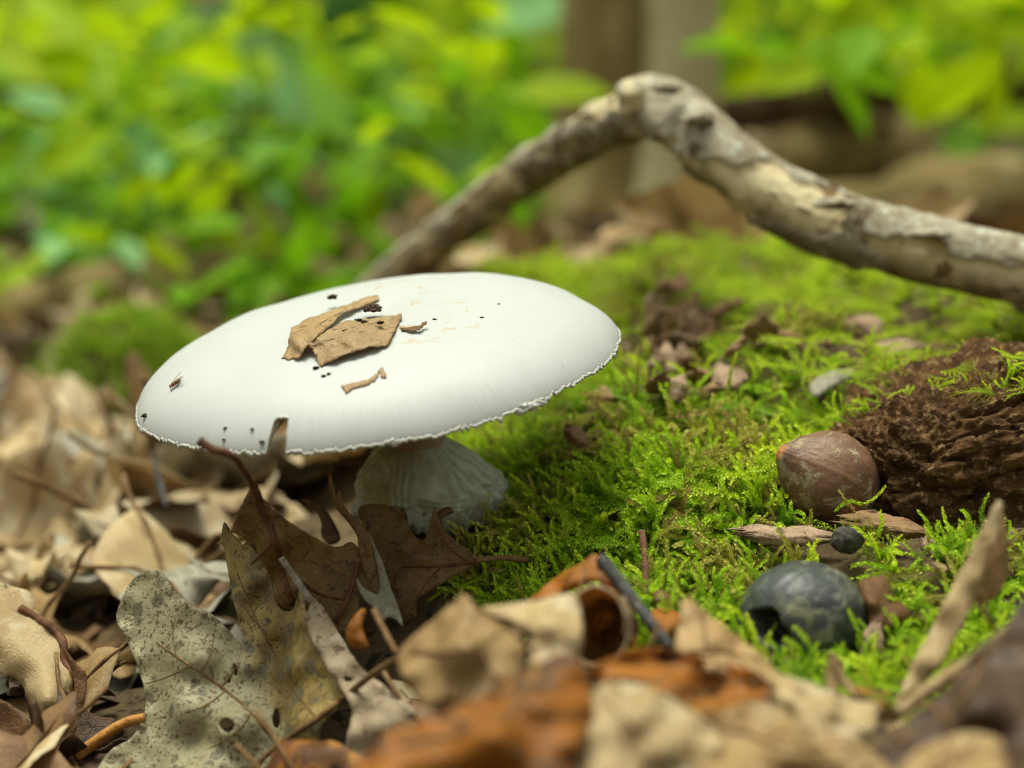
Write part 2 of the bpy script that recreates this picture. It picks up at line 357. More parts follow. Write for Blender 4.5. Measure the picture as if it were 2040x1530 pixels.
# keep the seam continuous per face
fs = np.zeros(len(cap.data.polygons), int); cap.data.polygons.foreach_get('loop_start', fs); ft = np.zeros(len(fs), int); cap.data.polygons.foreach_get('loop_total', ft)
for k in range(4):
    idx = np.minimum(fs + k, fs + ft - 1)
    far = (uvs[fs, 0] - uvs[idx, 0]) > .5; uvs[idx[far], 0] += 1
    far = (uvs[idx, 0] - uvs[fs, 0]) > .5; uvs[idx[far], 0] -= 1
uvl.data.foreach_set('uv', uvs.astype(np.float32).ravel())
capV = capw(V); CAPBVH = BVHTree.FromPolygons([tuple(p) for p in capV], F)
def onto_cap(px, py):
    p1 = P(px, py, 1.0); dr = Vector(p1 - CPOS).normalized()
    h = CAPBVH.ray_cast(Vector(CPOS), dr)
    while h[0] is None:
        px += (762 - px) * .02; py += (740 - py) * .02; dr = Vector(P(px, py, 1.0) - CPOS).normalized(); h = CAPBVH.ray_cast(Vector(CPOS), dr)
    return np.array(h[0]), np.array(h[1]) * (1 if h[1].dot(dr) < 0 else -1)
# gills under the cap
ng = 260; gv = []; gth = np.arange(ng * 2) / (ng * 2) * 2 * math.pi
e_all = cap_edge(gth)
for r_, dz in ((.10, .006), (.35, .006), (.7, .005), (.90, .003), (.965, .0022), (.985, .0004)):
    ra = np.minimum(r_, e_all - (1 - r_)); ga = np.where(np.arange(2 * ng) % 2, 0, .0018 * min(1, (.985 - r_) * 6))
    gv += list(np.stack([ra * CAPR * np.cos(gth), ra * CAPR * np.sin(gth), np.minimum(cap_z(ra, gth) - dz, cap_z(e_all, gth) + np.where(r_ > .95, 0.0002, 1)) - ga], -1))
gfc = [(j * 2 * ng + i, j * 2 * ng + (i + 1) % (2 * ng), (j + 1) * 2 * ng + (i + 1) % (2 * ng), (j + 1) * 2 * ng + i) for j in range(5) for i in range(2 * ng)]
obj('gills', capw(np.array(gv)), gfc, MAT['gill'], mush, smooth=False)
# ragged fringe grains round the margin
o8 = np.array([[1, 0, 0], [-1, 0, 0], [0, 1, 0], [0, -1, 0], [0, 0, 1], [0, 0, -1.]]); f8 = [(0, 2, 4), (2, 1, 4), (1, 3, 4), (3, 0, 4), (2, 0, 5), (1, 2, 5), (3, 1, 5), (0, 3, 5)]
ns = 2400; ts = np.arange(ns) / ns * 2 * math.pi; q = np.stack([np.cos(ts), np.sin(ts), 0 * ts], -1); es = cap_edge(ts); zs = cap_z(es, ts)
ln_ = .00035 + .0010 * np.clip(noise(q, 38, 4) + .1, 0, 1) + .0008 * np.clip(noise(q, 130, 5) + .1, 0, 1) + .0004 * noise(q, 260, 6); rows = []
for t_, dr in ((0, .000), (.35, .006), (.7, .006), (1, .002)):
    r_ = (es - .004 + dr + .004 * noise(q * [1, 1, 1] + [0, 0, t_ * .02], 90, 8) * t_) * CAPR; rows.append(np.stack([r_ * np.cos(ts), r_ * np.sin(ts), zs + .0002 - t_ * ln_], -1))
fv_ = np.concatenate(rows); ffc = [(j * ns + i, j * ns + (i + 1) % ns, (j + 1) * ns + (i + 1) % ns, (j + 1) * ns + i) for j in range(3) for i in range(ns)]
fr = obj('fringe', capw(fv_), ffc, MAT['fringe'], cap, origin=CAPC); solid(fr, .0002)
def blob(c, s, seed, sub=2, amp=.5, fr_=1.2):
    v, f = ico(sub); n = v * (1 + amp * fbm(v, fr_, 3, seed))[:, None]
    return np.asarray(c) + n * np.asarray(s), f
for px, py, s in ((1048, 826, .0011), (1062, 820, .0012), (1076, 815, .0010), (1040, 830, .0008), (790, 884, .0007), (292, 815, .0008)):
    t = min((abs(proj(capw(np.array([[math.cos(a) * CAPR * cap_edge(np.array([a]))[0], math.sin(a) * CAPR * cap_edge(np.array([a]))[0], 0]]))[0])[0] - px), a) for a in np.linspace(-math.pi, 0, 300))[1]
    e = cap_edge(np.array([t]))[0]; c = capw(np.array([[e * CAPR * math.cos(t), e * CAPR * math.sin(t), cap_z(np.array([e]), np.array([t]))[0] - .0005]]))[0]
    v, f = blob(c, (s, s * .5, s * .7), px, 3, 1.4, 1.7); obj('rim_flake', v, f, MAT['fringe'], cap)
# stalk
top = CAPC + nz * .006; btm = P(845, 925, .378)
cl = catmull([top, top * .6 + btm * .4 + np.array([.0015, 0, 0]), btm], 14); tt = np.linspace(0, 1, len(cl))
def stalk_mat():
    b = NB('mushroom_stalk'); col = b.mix(b.noise(200, 4, co=b.scaled((1, 1, .25))), (.26, .17, .10), (.36, .27, .18))
    return b.out(col, .7, .2, b.bump(b.noise(700, 4, co=b.scaled((1, 1, .2))), .5, .0008), 0, sss=.1)
MAT['stalk'] = stalk_mat()
v, f = tube(cl, .0056 - .0012 * np.sin(tt * math.pi) + .001 * tt ** 2, 40, .12, 2.0); obj('stalk', v, f, MAT['stalk'], mush)
# bulbous foot: lopsided, fluted
def foot_mat():
    b = NB('mushroom_foot'); fl = b.attr('flute'); a = b.attr('alga')
    col = b.mix(b.noise(160, 5), (.46, .48, .39), (.60, .62, .53)); col = b.mix(b.math('MULTIPLY', fl, .55), col, (.25, .25, .16))
    alg = b.math('MULTIPLY', a, b.ramp(b.noise(130, 4), .30, .6)); col = b.mix(b.math('MULTIPLY', alg, .85), col, (.24, .22, .05))
    col = b.mix(b.math('MULTIPLY', a, b.ramp(b.noise(260, 3), .64, .68)), col, (.50, .36, .03))
    return b.out(col, .75, .2, b.bump(b.noise(900, 5), .6, .0008), 0, sss=.12)
MAT['foot'] = foot_mat()
fc = P(845, 976, .380); na, nh = 220, 60; fv = []; flv = []; alv = []
prof_h = np.linspace(0, 1, nh)
for j, h in enumerate(prof_h):
    a = np.arange(na) / na * 2 * math.pi
    r0 = np.interp(h, [0, .12, .3, .5, .75, .92, 1.0], [.0130, .0160, .0170, .0158, .0114, .0068, .0046])
    q = np.stack([np.cos(a), np.sin(a), np.full(na, h)], -1)
    flute = .5 + .5 * np.sin(a * 22 + 16 * noise(q, 1.8, 3) + 4 * noise(q, 6, 9) + h * 4.5)
    amp = .00030 * np.sin(min(h * 1.25, 1) * math.pi)
    r = r0 * (1 + .15 * noise(q, 1.1, 8) + .09 * noise(q * [1, 1, 3], 2.2, 1) + .05 * noise(q * [1, 1, 6], 4, 2)) + amp * (flute - .5) * 2 + .0010 * np.maximum(0, .12 - h) / .12 * noise(q * [6, 6, 1], 2, 4)
    sh = .0010 * (1 - h) * 1.0
    fv.append(np.stack([fc[0] + sh + r * np.cos(a) * (1 + .03 * np.cos(a)), fc[1] + r * np.sin(a) * .92, np.full(na, fc[2] - .005 + h * .0185) + .0015 * np.cos(a) * (-h)], -1))
    flv.append(1 - flute); alv.append(np.clip(.85 - .9 * np.cos(a + .55), 0, 1) * np.ones(na))
fv = np.concatenate(fv); ff = [(j * na + i, j * na + (i + 1) % na, (j + 1) * na + (i + 1) % na, (j + 1) * na + i) for j in range(nh - 1) for i in range(na)]
ft_ = obj('foot', fv, ff, MAT['foot'], mush); attr(ft_, 'flute', np.concatenate(flv)); attr(ft_, 'alga', np.concatenate(alv))
# torn collar of veil at the foot's base
a = np.linspace(0, 2 * math.pi, 181)[:-1]; cv = []
for j, (dr, dz) in enumerate(((.0135, .004), (.0162, .0015), (.0170, -.0005), (.0162, -.003))):
    q = np.stack([np.cos(a), np.sin(a), np.full(180, j * .3)], -1); r = dr * (1 + .10 * noise(q, 2.2, 21) + .06 * noise(q, 9, 5) * j)
    cv.append(np.stack([fc[0] + .001 + r * np.cos(a), fc[1] + r * np.sin(a) * .95, fc[2] - .003 + dz + .0012 * noise(q, 7, 13) * j], -1))
cv = np.concatenate(cv); cf = [(j * 180 + i, j * 180 + (i + 1) % 180, (j + 1) * 180 + (i + 1) % 180, (j + 1) * 180 + i) for j in range(3) for i in range(180)]
co_ = obj('veil_collar', cv, cf, MAT['collar'], mush); solid(co_, .0004)

# ------------------------------------------------------------------ traced leaves
def tri_fill(outline, holes, step):
    o2 = np.asarray(outline)[:, :2]; x0, y0 = o2.min(0); x1, y1 = o2.max(0)
    gx, gy = np.meshgrid(np.arange(x0 + step * .5, x1, step), np.arange(y0 + step * .5, y1, step * .866))
    gx[1::2] += step * .5
    gx = gx.ravel(); gy = gy.ravel(); k = inpoly(o2, gx, gy); gx, gy = gx[k], gy[k]
    if len(gx): k = segdist(o2, gx, gy) > step * .35; gx, gy = gx[k], gy[k]
    pts = [tuple(p) for p in o2]; ed = [(i, (i + 1) % len(o2)) for i in range(len(o2))]
    for h in holes:
        h = np.asarray(h, float)
        if len(gx): k = ~inpoly(h, gx, gy) & (segdist(h, gx, gy) > step * .3); gx, gy = gx[k], gy[k]
        b = len(pts); pts += [tuple(p) for p in h]; ed += [(b + i, b + (i + 1) % len(h)) for i in range(len(h))]
    pts += list(zip(gx, gy))
    r = delaunay_2d_cdt([Vector(p) for p in pts], ed, [], 0, 1e-7)
    v2 = np.array([p[:] for p in r[0]]); f = np.array([q for q in r[2] if len(q) == 3])
    c = v2[f].mean(1); k = inpoly(o2, c[:, 0], c[:, 1])
    for h in holes: k &= ~inpoly(np.asarray(h, float), c[:, 0], c[:, 1])
    return v2, f[k]
def circ(cx, cy, rx, ry, seed=0, n=18):
    a = np.arange(n) / n * 2 * math.pi; q = np.stack([np.cos(a), np.sin(a), a * 0], -1)
    s = 1 + .35 * noise(q, 1.3, seed + .3); return np.stack([cx + rx * s * np.cos(a), cy + ry * s * np.sin(a)], -1)
def traced_leaf(name, label, outline, mat, ctrl=(), cup=0.0, wr=(.0008, 90), step=11, holes=(), th=.00028, ribs=(), cat='leaf', group=None, sub=5, under=None, jag=1.5, base=None, tint=None):
    raw = np.array(outline, float); out = catmull(raw, sub, True)
    out[:, :2] += np.stack([noise(out * [1, 1, 0], .11, 3), noise(out * [1, 1, 0], .11, 40)], -1) * jag * 2
    cp = np.concatenate([raw, np.array(ctrl, float).reshape(-1, 3)])
    ref = max(np.ptp(raw[:, 0]), np.ptp(raw[:, 1])) * .22
    def D(x, y):
        x = np.asarray(x, float); y = np.asarray(y, float); nmr = 0; dn = 0
        for c in cp:
            ww = 1 / ((x - c[0]) ** 2 + (y - c[1]) ** 2 + 60) ** 1.5; nmr = nmr + ww * c[2]; dn = dn + ww
        d = nmr / dn
        if cup: d = d - cup * np.sin(np.clip(segdist(out, x, y) / ref, 0, 1) * math.pi / 2)
        p = P(x, y, d); return d + wr[0] * fbm(p, wr[1], 3, len(label))
    v2, f = tri_fill(out, holes, step)
    V = P(v2[:, 0], v2[:, 1], D(v2[:, 0], v2[:, 1]))
    o = obj(name, V, f, [mat, under] if under else mat); solid(o, th, 1 if under else 0)
    if tint is not None: attr(o, 'tint', tint(v2[:, 0], v2[:, 1]))
    for rb in ribs:
        pts = catmull(np.array(rb['p'], float), 6); dd = D(pts[:, 0], pts[:, 1]) if pts.shape[1] == 2 else np.where(np.isnan(pts[:, 2]), D(pts[:, 0], pts[:, 1]), pts[:, 2])
        w3 = P(pts[:, 0], pts[:, 1], dd - .00012); v, ff = tube(w3, np.linspace(rb.get('r0', .0006), rb.get('r1', .0002), len(w3)), 7, .25)
        obj(rb.get('n', 'vein'), v, ff, rb['m'], o)
    tag(o, label, cat, group); return o
NAN = float('nan'); RB, RD, RP, RO = MAT['rib'], MAT['rib_dark'], MAT['rib_pale'], MAT['rib_orange']

# A: big mottled leaf at lower left, two lobes folded towards each other
traced_leaf('oak_leaf', 'large mottled grey-tan oak leaf with worm holes standing under the mushroom rim',
    [(268, 1150, .345), (318, 1137, .343), (345, 1172, .340), (378, 1205, .336), (420, 1222, .334), (455, 1255, .333), (490, 1292, .333),
     (476, 1240, .338), (458, 1160, .344), (446, 1090, .349), (432, 1085, .350), (440, 1072, .350), (447, 1040, .352), (462, 1062, .350), (470, 1072, .349), (486, 1085, .348), (490, 1060, .350), (502, 1078, .348), (525, 1110, .344), (541, 1150, .340),
     (552, 1200, .334), (562, 1215, .333), (580, 1217, .332), (592, 1195, .331), (607, 1130, .336), (611, 1150, .334), (604, 1190, .329), (612, 1235, .326), (640, 1290, .322), (654, 1330, .319), (682, 1378, .315), (665, 1420, .312), (640, 1450, .312), (610, 1560, .308), (400, 1580, .312), (205, 1560, .322),
     (215, 1500, .326), (262, 1470, .330), (285, 1430, .333), (290, 1390, .335), (275, 1330, .338), (250, 1270, .342), (232, 1225, .345)],
    MAT['mottled'], ctrl=[(400, 1320, .3285), (380, 1420, .324), (500, 1330, .329), (540, 1290, .334), (480, 1450, .320), (600, 1330, .322), (520, 1180, .343)], wr=(.0014, 75), step=9, sub=4, jag=1.0,
    holes=[circ(452, 1444, 15, 14, 3), circ(551, 1432, 8, 20, 9), circ(470, 1335, 5, 11, 5), circ(456, 1355, 4, 6, 8), circ(598, 1497, 9, 20, 12)],
    ribs=[dict(n='vein', p=[(312, 1280), (352, 1308), (420, 1353), (480, 1402), (545, 1470)], r0=.00018, r1=.0004, m=RB),
          dict(n='midrib', p=[(480, 1560), (545, 1492), (620, 1440), (682, 1392)], r0=.0007, r1=.00055, m=RB),
          *[dict(n='vein', p=p_, r0=.00020, r1=.00009, m=RB) for p_ in ([(352, 1308), (345, 1270), (350, 1225)], [(400, 1340), (420, 1300), (428, 1250)], [(380, 1326), (330, 1350), (290, 1362)], [(450, 1376), (400, 1410), (310, 1432)], [(500, 1420), (470, 1460), (400, 1500)], [(440, 1370), (470, 1330), (480, 1300)], [(545, 1300), (580, 1290), (612, 1262)], [(520, 1250), (490, 1215), (472, 1170)], [(505, 1220), (525, 1190), (532, 1150)])],
          dict(n='vein', p=[(606, 1150), (602, 1190), (610, 1230)], r0=.0003, r1=.0005, m=RP),
          dict(n='vein', p=[(465, 1120), (500, 1210), (545, 1300), (590, 1380), (630, 1430)], r0=.00012, r1=.0003, m=RB)],
    tint=lambda x, y: np.clip(smooth01(-25, 35, (x - 470) - (y - 1250) * .42 + 22 * noise(np.stack([x, y, x * 0], -1), .03)), 0, 1))
# B: dark leaf whose stalk reaches up over the rim
capd = lambda px, py: proj(onto_cap(px, py)[0])[2]
dB = .322
traced_leaf('oak_leaf', 'dark brown oak leaf with its long stalk hooked up over the cap rim',
    [(497, 975, dB + .002), (508, 975, dB), (540, 1010, .325), (590, 1048, .329), (640, 1078, .334), (672, 1090, .337), (700, 1080, .339), (722, 1105, .339), (738, 1150, .337), (748, 1190, .336), (720, 1180, .337), (712, 1230, .335), (690, 1260, .334), (640, 1270, .334), (600, 1300, .334), (560, 1240, .335), (545, 1160, .337), (500, 1085, .335), (470, 1062, .334), (462, 1055, .334), (480, 1010, .329)],
    MAT['olive'], ctrl=[(545, 1070, .326), (575, 1170, .331)], wr=(.0012, 80), step=9,
    ribs=[dict(n='stalk', p=[(396, 878, .306), (420, 893, .306), (447, 902, .3065), (470, 915, .309), (487, 940, .314), (505, 968, dB - .0008)], r0=.00085, r1=.0007, m=RD),
          dict(n='midrib', p=[(503, 965), (520, 1010), (540, 1055), (556, 1110), (572, 1170), (582, 1200)], r0=.0010, r1=.00055, m=RD),
          dict(n='vein', p=[(548, 1075), (520, 1105), (500, 1125)], r0=.0004, r1=.0002, m=RD),
          dict(n='vein', p=[(532, 1020), (505, 1050), (490, 1065)], r0=.0003, r1=.00015, m=RB),
          dict(n='vein', p=[(535, 1035), (590, 1075), (650, 1110), (690, 1140)], r0=.0003, r1=.00012, m=RB),
          dict(n='vein', p=[(560, 1115), (610, 1118), (670, 1135)], r0=.00025, r1=.0001, m=RB),
          dict(n='vein', p=[(600, 1160), (640, 1185), (685, 1195)], r0=.0004, r1=.0002, m=RD)])
v, f = blob(P(404, 878, .306), (.0017, .0007, .0010), 4, 2, .3)
# C: curled olive lobe with pale underside
traced_leaf('oak_leaf', 'narrow twisted olive-brown leaf lobe with a thread-thin tip before the mushroom foot',
    [(656, 934, .338), (662, 955, .338), (670, 985, .338), (677, 975, .338), (684, 1005, .338), (700, 1025, .338), (722, 1045, .338), (738, 1070, .337), (744, 1110, .336), (752, 1150, .335), (755, 1190, .334), (745, 1185, .334), (728, 1150, .336), (715, 1105, .337), (712, 1070, .338), (695, 1042, .339), (680, 1025, .339), (662, 1000, .339), (655, 965, .339)],
    MAT['olive'], wr=(.0005, 120), step=8, jag=.5, ribs=[dict(n='midrib', p=[(660, 960), (680, 1010), (710, 1050), (735, 1110)], r0=.00012, r1=.0003, m=RB)])
traced_leaf('leaf_fragment', 'pale grey forked scrap of leaf underside hanging below the twisted olive lobe',
    [(735, 1060, .335), (746, 1085, .333), (762, 1120, .331), (776, 1165, .329), (790, 1200, .327), (803, 1246, .326), (785, 1232, .327), (772, 1230, .327), (765, 1236, .327), (750, 1215, .328), (722, 1190, .330), (710, 1150, .332), (722, 1168, .331), (745, 1182, .330), (756, 1178, .330), (754, 1140, .332), (746, 1100, .334)],
    MAT['grey'], wr=(.0006, 120), step=8, jag=.6)
# D: leaf with its stalk to the right
traced_leaf('oak_leaf', 'brown spiky oak leaf beside the moss with grey-tipped stalk lying across it',
    [(715, 1010, .352), (800, 1012, .350), (815, 1050, .347), (835, 1075, .344), (850, 1068, .343), (862, 1020, .343), (868, 1016, .343), (876, 1040, .342), (900, 1070, .340), (940, 1100, .339), (962, 1112, .339), (955, 1122, .339), (920, 1140, .338), (870, 1170, .338), (832, 1195, .338), (828, 1230, .338), (800, 1240, .340), (760, 1180, .343), (740, 1090, .348)],
    MAT['olive'], ctrl=[(850, 1110, .3385), (790, 1120, .345)], wr=(.001, 90), step=9, jag=1,
    ribs=[dict(n='stalk', p=[(950, 1117, NAN), (985, 1112, .3385), (1020, 1112, .339), (1050, 1116, .340)], r0=.0005, r1=.0007, m=RB),
          dict(n='midrib', p=[(955, 1117), (900, 1126), (845, 1128), (800, 1130)], r0=.0005, r1=.0002, m=RD),
          dict(n='vein', p=[(930, 1120), (890, 1085), (866, 1040)], r0=.00025, r1=.0001, m=RD), dict(n='vein', p=[(880, 1128), (850, 1160), (835, 1185)], r0=.00025, r1=.0001, m=RD)])
traced_leaf('leaf_fragment', 'small dark brown leaf stub poking up against the mushroom foot base',
    [(862, 1030, .352), (885, 1012, .352), (898, 1010, .352), (902, 1022, .352), (880, 1032, .351), (866, 1042, .350)], MAT['brown'], step=7, jag=.5, wr=(.0003, 100))
traced_leaf('leaf_fragment', 'chocolate brown pointed leaf lobe behind the twisted olive one',
    [(598, 996, .372), (625, 998, .371), (645, 1012, .370), (665, 1040, .369), (678, 1075, .367), (655, 1085, .367), (640, 1065, .369), (640, 1040, .370), (622, 1008, .371)], MAT['brown'], step=9, jag=.6)
# pale strip between A and the foreground
traced_leaf('oak_leaf', 'pale pinkish weathered leaf strip slanting down behind the mottled leaf',
    [(608, 1240, .326), (618, 1205, .328), (626, 1192, .329), (650, 1220, .326), (690, 1285, .318), (720, 1330, .312), (770, 1370, .305), (830, 1420, .298), (845, 1500, .294), (830, 1570, .292), (690, 1580, .296), (690, 1480, .302), (700, 1410, .306), (660, 1345, .314), (630, 1290, .320)],
    MAT['pinkish'], ctrl=[(760, 1450, .297)], wr=(.0012, 80), step=12, holes=[circ(694, 1354, 9, 5, 2)])
def twig(name, label, pts, r0, r1, mat, wob=.2, cat='twig', group=None, parts=()):
    c = catmull([P(*p) for p in pts], 8); v, f = tube(c, np.linspace(r0, r1, len(c)), 10, wob, len(label)); return tag(obj(name, v, f, mat), label, cat, group)
twig('leaf_stalk', 'straight pale grey stalk leaning on the dark brown leaf', [(560, 1112, .325), (590, 1155, .326), (620, 1200, .326)], .0006, .0008, MAT['twig_grey'])
twig('leaf_stalk', 'thin brown stalk running diagonally from the mottled leaf into the front litter', [(680, 1394, .312), (740, 1345, .302), (800, 1305, .292), (860, 1262, .284), (905, 1225, .279), (935, 1190, .277)], .00062, .00055, MAT['rib'])
twig('leaf_stalk', 'short brown stalk leaning back in the litter beneath the pale grey scrap', [(745, 1215, .30), (770, 1265, .296), (790, 1300, .292)], .0006, .0005, MAT['rib'])
twig('twig', 'dark thin twig under the pale grey forked scrap', [(712, 1120, .336), (702, 1165, .335), (690, 1200, .334), (668, 1240, .333)], .0006, .0005, MAT['rib_dark'])
traced_leaf('leaf_fragment', 'bright orange-red curl of leaf among the stalks under the grey scrap',
    [(700, 1290, .313), (690, 1262, .313), (705, 1228, .313), (722, 1212, .314), (730, 1220, .314), (722, 1245, .312), (730, 1275, .311), (735, 1290, .311)], MAT['orange'], step=8, jag=.6, cup=.001)

# ---- foreground blurred leaves (20 to 28 cm away)
FL = [
 ('oak_leaf', 'big glowing orange-brown oak leaf lying in front of the litter', [(735, 1500, .236), (790, 1455, .238), (880, 1425, .243), (960, 1385, .247), (1060, 1330, .250), (1120, 1300, .252), (1160, 1335, .250), (1182, 1420, .246), (1150, 1500, .238), (1120, 1580, .232), (720, 1590, .228)], 'orange', [(980, 1480, .234), (1060, 1420, .243)], .003),
 ('oak_leaf', 'crumpled tan oak leaf rising to a peak behind the orange one', [(795, 1300, .282), (850, 1248, .280), (905, 1200, .277), (925, 1182, .275), (950, 1215, .272), (1010, 1255, .270), (1045, 1300, .268), (1020, 1370, .262), (960, 1425, .260), (870, 1420, .266), (810, 1360, .274)], 'tan', [(930, 1300, .263)], .003),
 ('oak_leaf', 'pale beige leaf rolled at its edge next to the leaf tube', [(955, 1212, .284), (1040, 1202, .283), (1110, 1188, .284), (1150, 1192, .284), (1160, 1290, .272), (1120, 1345, .266), (1060, 1330, .264), (1062, 1295, .268), (1045, 1272, .274), (1000, 1245, .280)], 'pale', [(1090, 1260, .270)], .002),
 ('oak_leaf', 'rust-orange leaf bent over like a tent above the leaf tube', [(1042, 1206, .300), (1100, 1158, .300), (1160, 1118, .299), (1188, 1106, .298), (1215, 1128, .297), (1255, 1200, .293), (1275, 1260, .289), (1255, 1290, .287), (1225, 1215, .290), (1196, 1160, .292), (1150, 1168, .293), (1095, 1200, .296)], 'orange', [], .0015),
 ('oak_leaf', 'olive-tan leaf peak in front of the slate-dark nut', [(1345, 1300, .280), (1352, 1235, .284), (1368, 1192, .287), (1412, 1225, .285), (1470, 1268, .283), (1530, 1318, .280), (1562, 1352, .277), (1550, 1376, .274), (1500, 1365, .272), (1420, 1340, .272), (1350, 1320, .276)], 'tan', [(1430, 1290, .278)], .001),
 ('oak_leaf', 'deep orange-brown hollow leaf beneath the olive-tan peak', [(1165, 1345, .268), (1240, 1300, .273), (1330, 1292, .276), (1430, 1318, .274), (1525, 1352, .271), (1520, 1430, .262), (1490, 1480, .256), (1420, 1440, .258), (1330, 1390, .262), (1240, 1365, .265)], 'orange', [(1400, 1380, .272)], -.003),
 ('oak_leaf', 'chalky beige crumpled leaf in front of the orange-brown hollow one', [(1185, 1372, .254), (1260, 1362, .257), (1340, 1392, .256), (1420, 1448, .251), (1440, 1500, .246), (1370, 1580, .238), (1180, 1590, .236), (1150, 1480, .244)], 'pale', [(1280, 1440, .244), (1330, 1500, .240)], .002),
 ('oak_leaf', 'yellowish tan leaf at the moss edge before the dark nut', [(1540, 1345, .276), (1620, 1365, .275), (1690, 1395, .273), (1752, 1408, .272), (1735, 1470, .264), (1690, 1500, .258), (1620, 1470, .258), (1560, 1410, .266)], 'pale', [(1640, 1430, .262)], .002),
 ('oak_leaf', 'mid brown leaf spread in front of the yellowish tan one', [(1420, 1440, .254), (1520, 1400, .260), (1620, 1450, .255), (1720, 1480, .251), (1780, 1590, .238), (1420, 1590, .234)], 'tan', [(1580, 1510, .243)], .002),
 ('oak_leaf', 'tall dark brown leaf curving upward over the moss beside a pale blade', [(1745, 1505, .250), (1810, 1440, .256), (1880, 1380, .260), (1930, 1310, .264), (2000, 1250, .266), (2075, 1190, .268), (2085, 1590, .238), (1720, 1590, .236)], 'dark', [(1950, 1430, .250)], .002),
 ('oak_leaf', 'tan leaf lying low across the foot of the tall dark one', [(1790, 1590, .226), (1800, 1520, .232), (1880, 1470, .238), (1960, 1462, .238), (2000, 1490, .234), (1985, 1590, .224)], 'tan', [], .002),
 ('grass_blade', 'pale straw-coloured dry blade leaning up over the green moss', [(1978, 1012, .283), (1990, 998, .283), (1998, 1012, .283), (1985, 1075, .282), (1955, 1160, .281), (1905, 1268, .279), (1850, 1350, .276), (1800, 1395, .272), (1785, 1400, .270), (1815, 1330, .275), (1870, 1225, .279), (1920, 1125, .282), (1950, 1065, .283)], 'pale', [], .0008),
 ('leaf_fragment', 'translucent tan half of the dry blade hanging behind its pale half', [(1990, 1005, .288), (2006, 1060, .288), (2010, 1130, .288), (1985, 1190, .287), (1950, 1195, .286), (1955, 1130, .286), (1975, 1060, .287)], 'tan', [], 0),
]
for nme, lab, ol, mk, ct, cup in FL:
    cx = np.mean([p[0] for p in ol]); cy = np.mean([p[1] for p in ol])
    fs_ = .95 if nme == 'oak_leaf' and 'tent' not in lab else 1.0; ol = [(a, b, d * fs_) for a, b, d in ol]; ct = [(a, b, d * fs_) for a, b, d in ct]
    traced_leaf(nme, lab, ol, MAT[mk], ct, cup, (.0030, 75), 13, jag=4, th=.0002, ribs=[] if nme != 'oak_leaf' else [dict(n='midrib', p=[(ol[0][0] * .75 + cx * .25, ol[0][1] * .75 + cy * .25), (cx, cy), (ol[len(ol) // 2][0] * .8 + cx * .2, ol[len(ol) // 2][1] * .8 + cy * .2)], r0=.0005, r1=.0002, m=RP if mk == 'pale' else RB)] + [dict(n='vein', p=[(ol[0][0] * (1 - t_) + ol[len(ol) // 2][0] * t_, ol[0][1] * (1 - t_) + ol[len(ol) // 2][1] * t_), (cx * .4 + ol[q_][0] * .6, cy * .4 + ol[q_][1] * .6), (cx * .1 + ol[q_][0] * .9, cy * .1 + ol[q_][1] * .9)], r0=.0003, r1=.00015, m=RP if mk == 'pale' else RB) for t_, q_ in ((.35, 2), (.6, 4), (.4, len(ol) - 2), (.65, len(ol) - 4))], cat='blade' if nme == 'grass_blade' else 'leaf')
# leaf rolled into a tube
ta = np.linspace(-.3, 2 * math.pi + .7, 60); tv = []; c0 = P(1190, 1243, .277); c1 = P(1205, 1262, .312)
for j, t in enumerate(np.linspace(0, 1, 14)):
    c = c0 * (1 - t) + c1 * t; rad = (.0046 - .00455 * smooth01(.25, 1, t)) * (1 + (ta + .3) * .025)
    q = np.stack([np.cos(ta), np.sin(ta), np.full(60, t * 2)], -1); rad = rad * (1 + .10 * noise(q, 1.2, 5))
    tv.append(c + (RGT * np.cos(ta)[:, None] + UPV * 1.28 * np.sin(ta)[:, None]) * rad[:, None] + FWD * (.001 * noise(q, 2, 8))[:, None])
tv = np.concatenate(tv); tf = [(j * 60 + i, j * 60 + i + 1, (j + 1) * 60 + i + 1, (j + 1) * 60 + i) for j in range(13) for i in range(59)]
tb = obj('rolled_leaf', tv, tf, [MAT['pale'], MAT['orange']]); solid(tb, .0005, 1); tag(tb, 'dead leaf rolled into an open tube with orange-brown hollow', 'leaf')
twig('twig', 'slate-dark thick twig leaning down from the tented rust-orange leaf', [(1196, 1112, .296), (1235, 1160, .293), (1280, 1220, .289), (1335, 1290, .285)], .0011, .0010, MAT['twig_slate'])
twig('leaf_stalk', 'reddish thin stem standing upright in the moss', [(1278, 1058, .333), (1284, 1100, .331), (1286, 1150, .329), (1282, 1215, .327)], .0007, .0006, MAT['twig_red'])
twig('leaf_stalk', 'pale blurred stalk rising out of the orange-brown hollow leaf', [(1548, 1350, .270), (1530, 1400, .266), (1505, 1450, .262), (1490, 1490, .258)], .0012, .0011, MAT['rib_pale'])
twig('leaf_stalk', 'beige stalk arching across the tall dark brown leaf', [(1790, 1420, .262), (1870, 1360, .262), (1960, 1300, .262), (2040, 1230, .262)], .0011, .0010, MAT['rib_pale'])

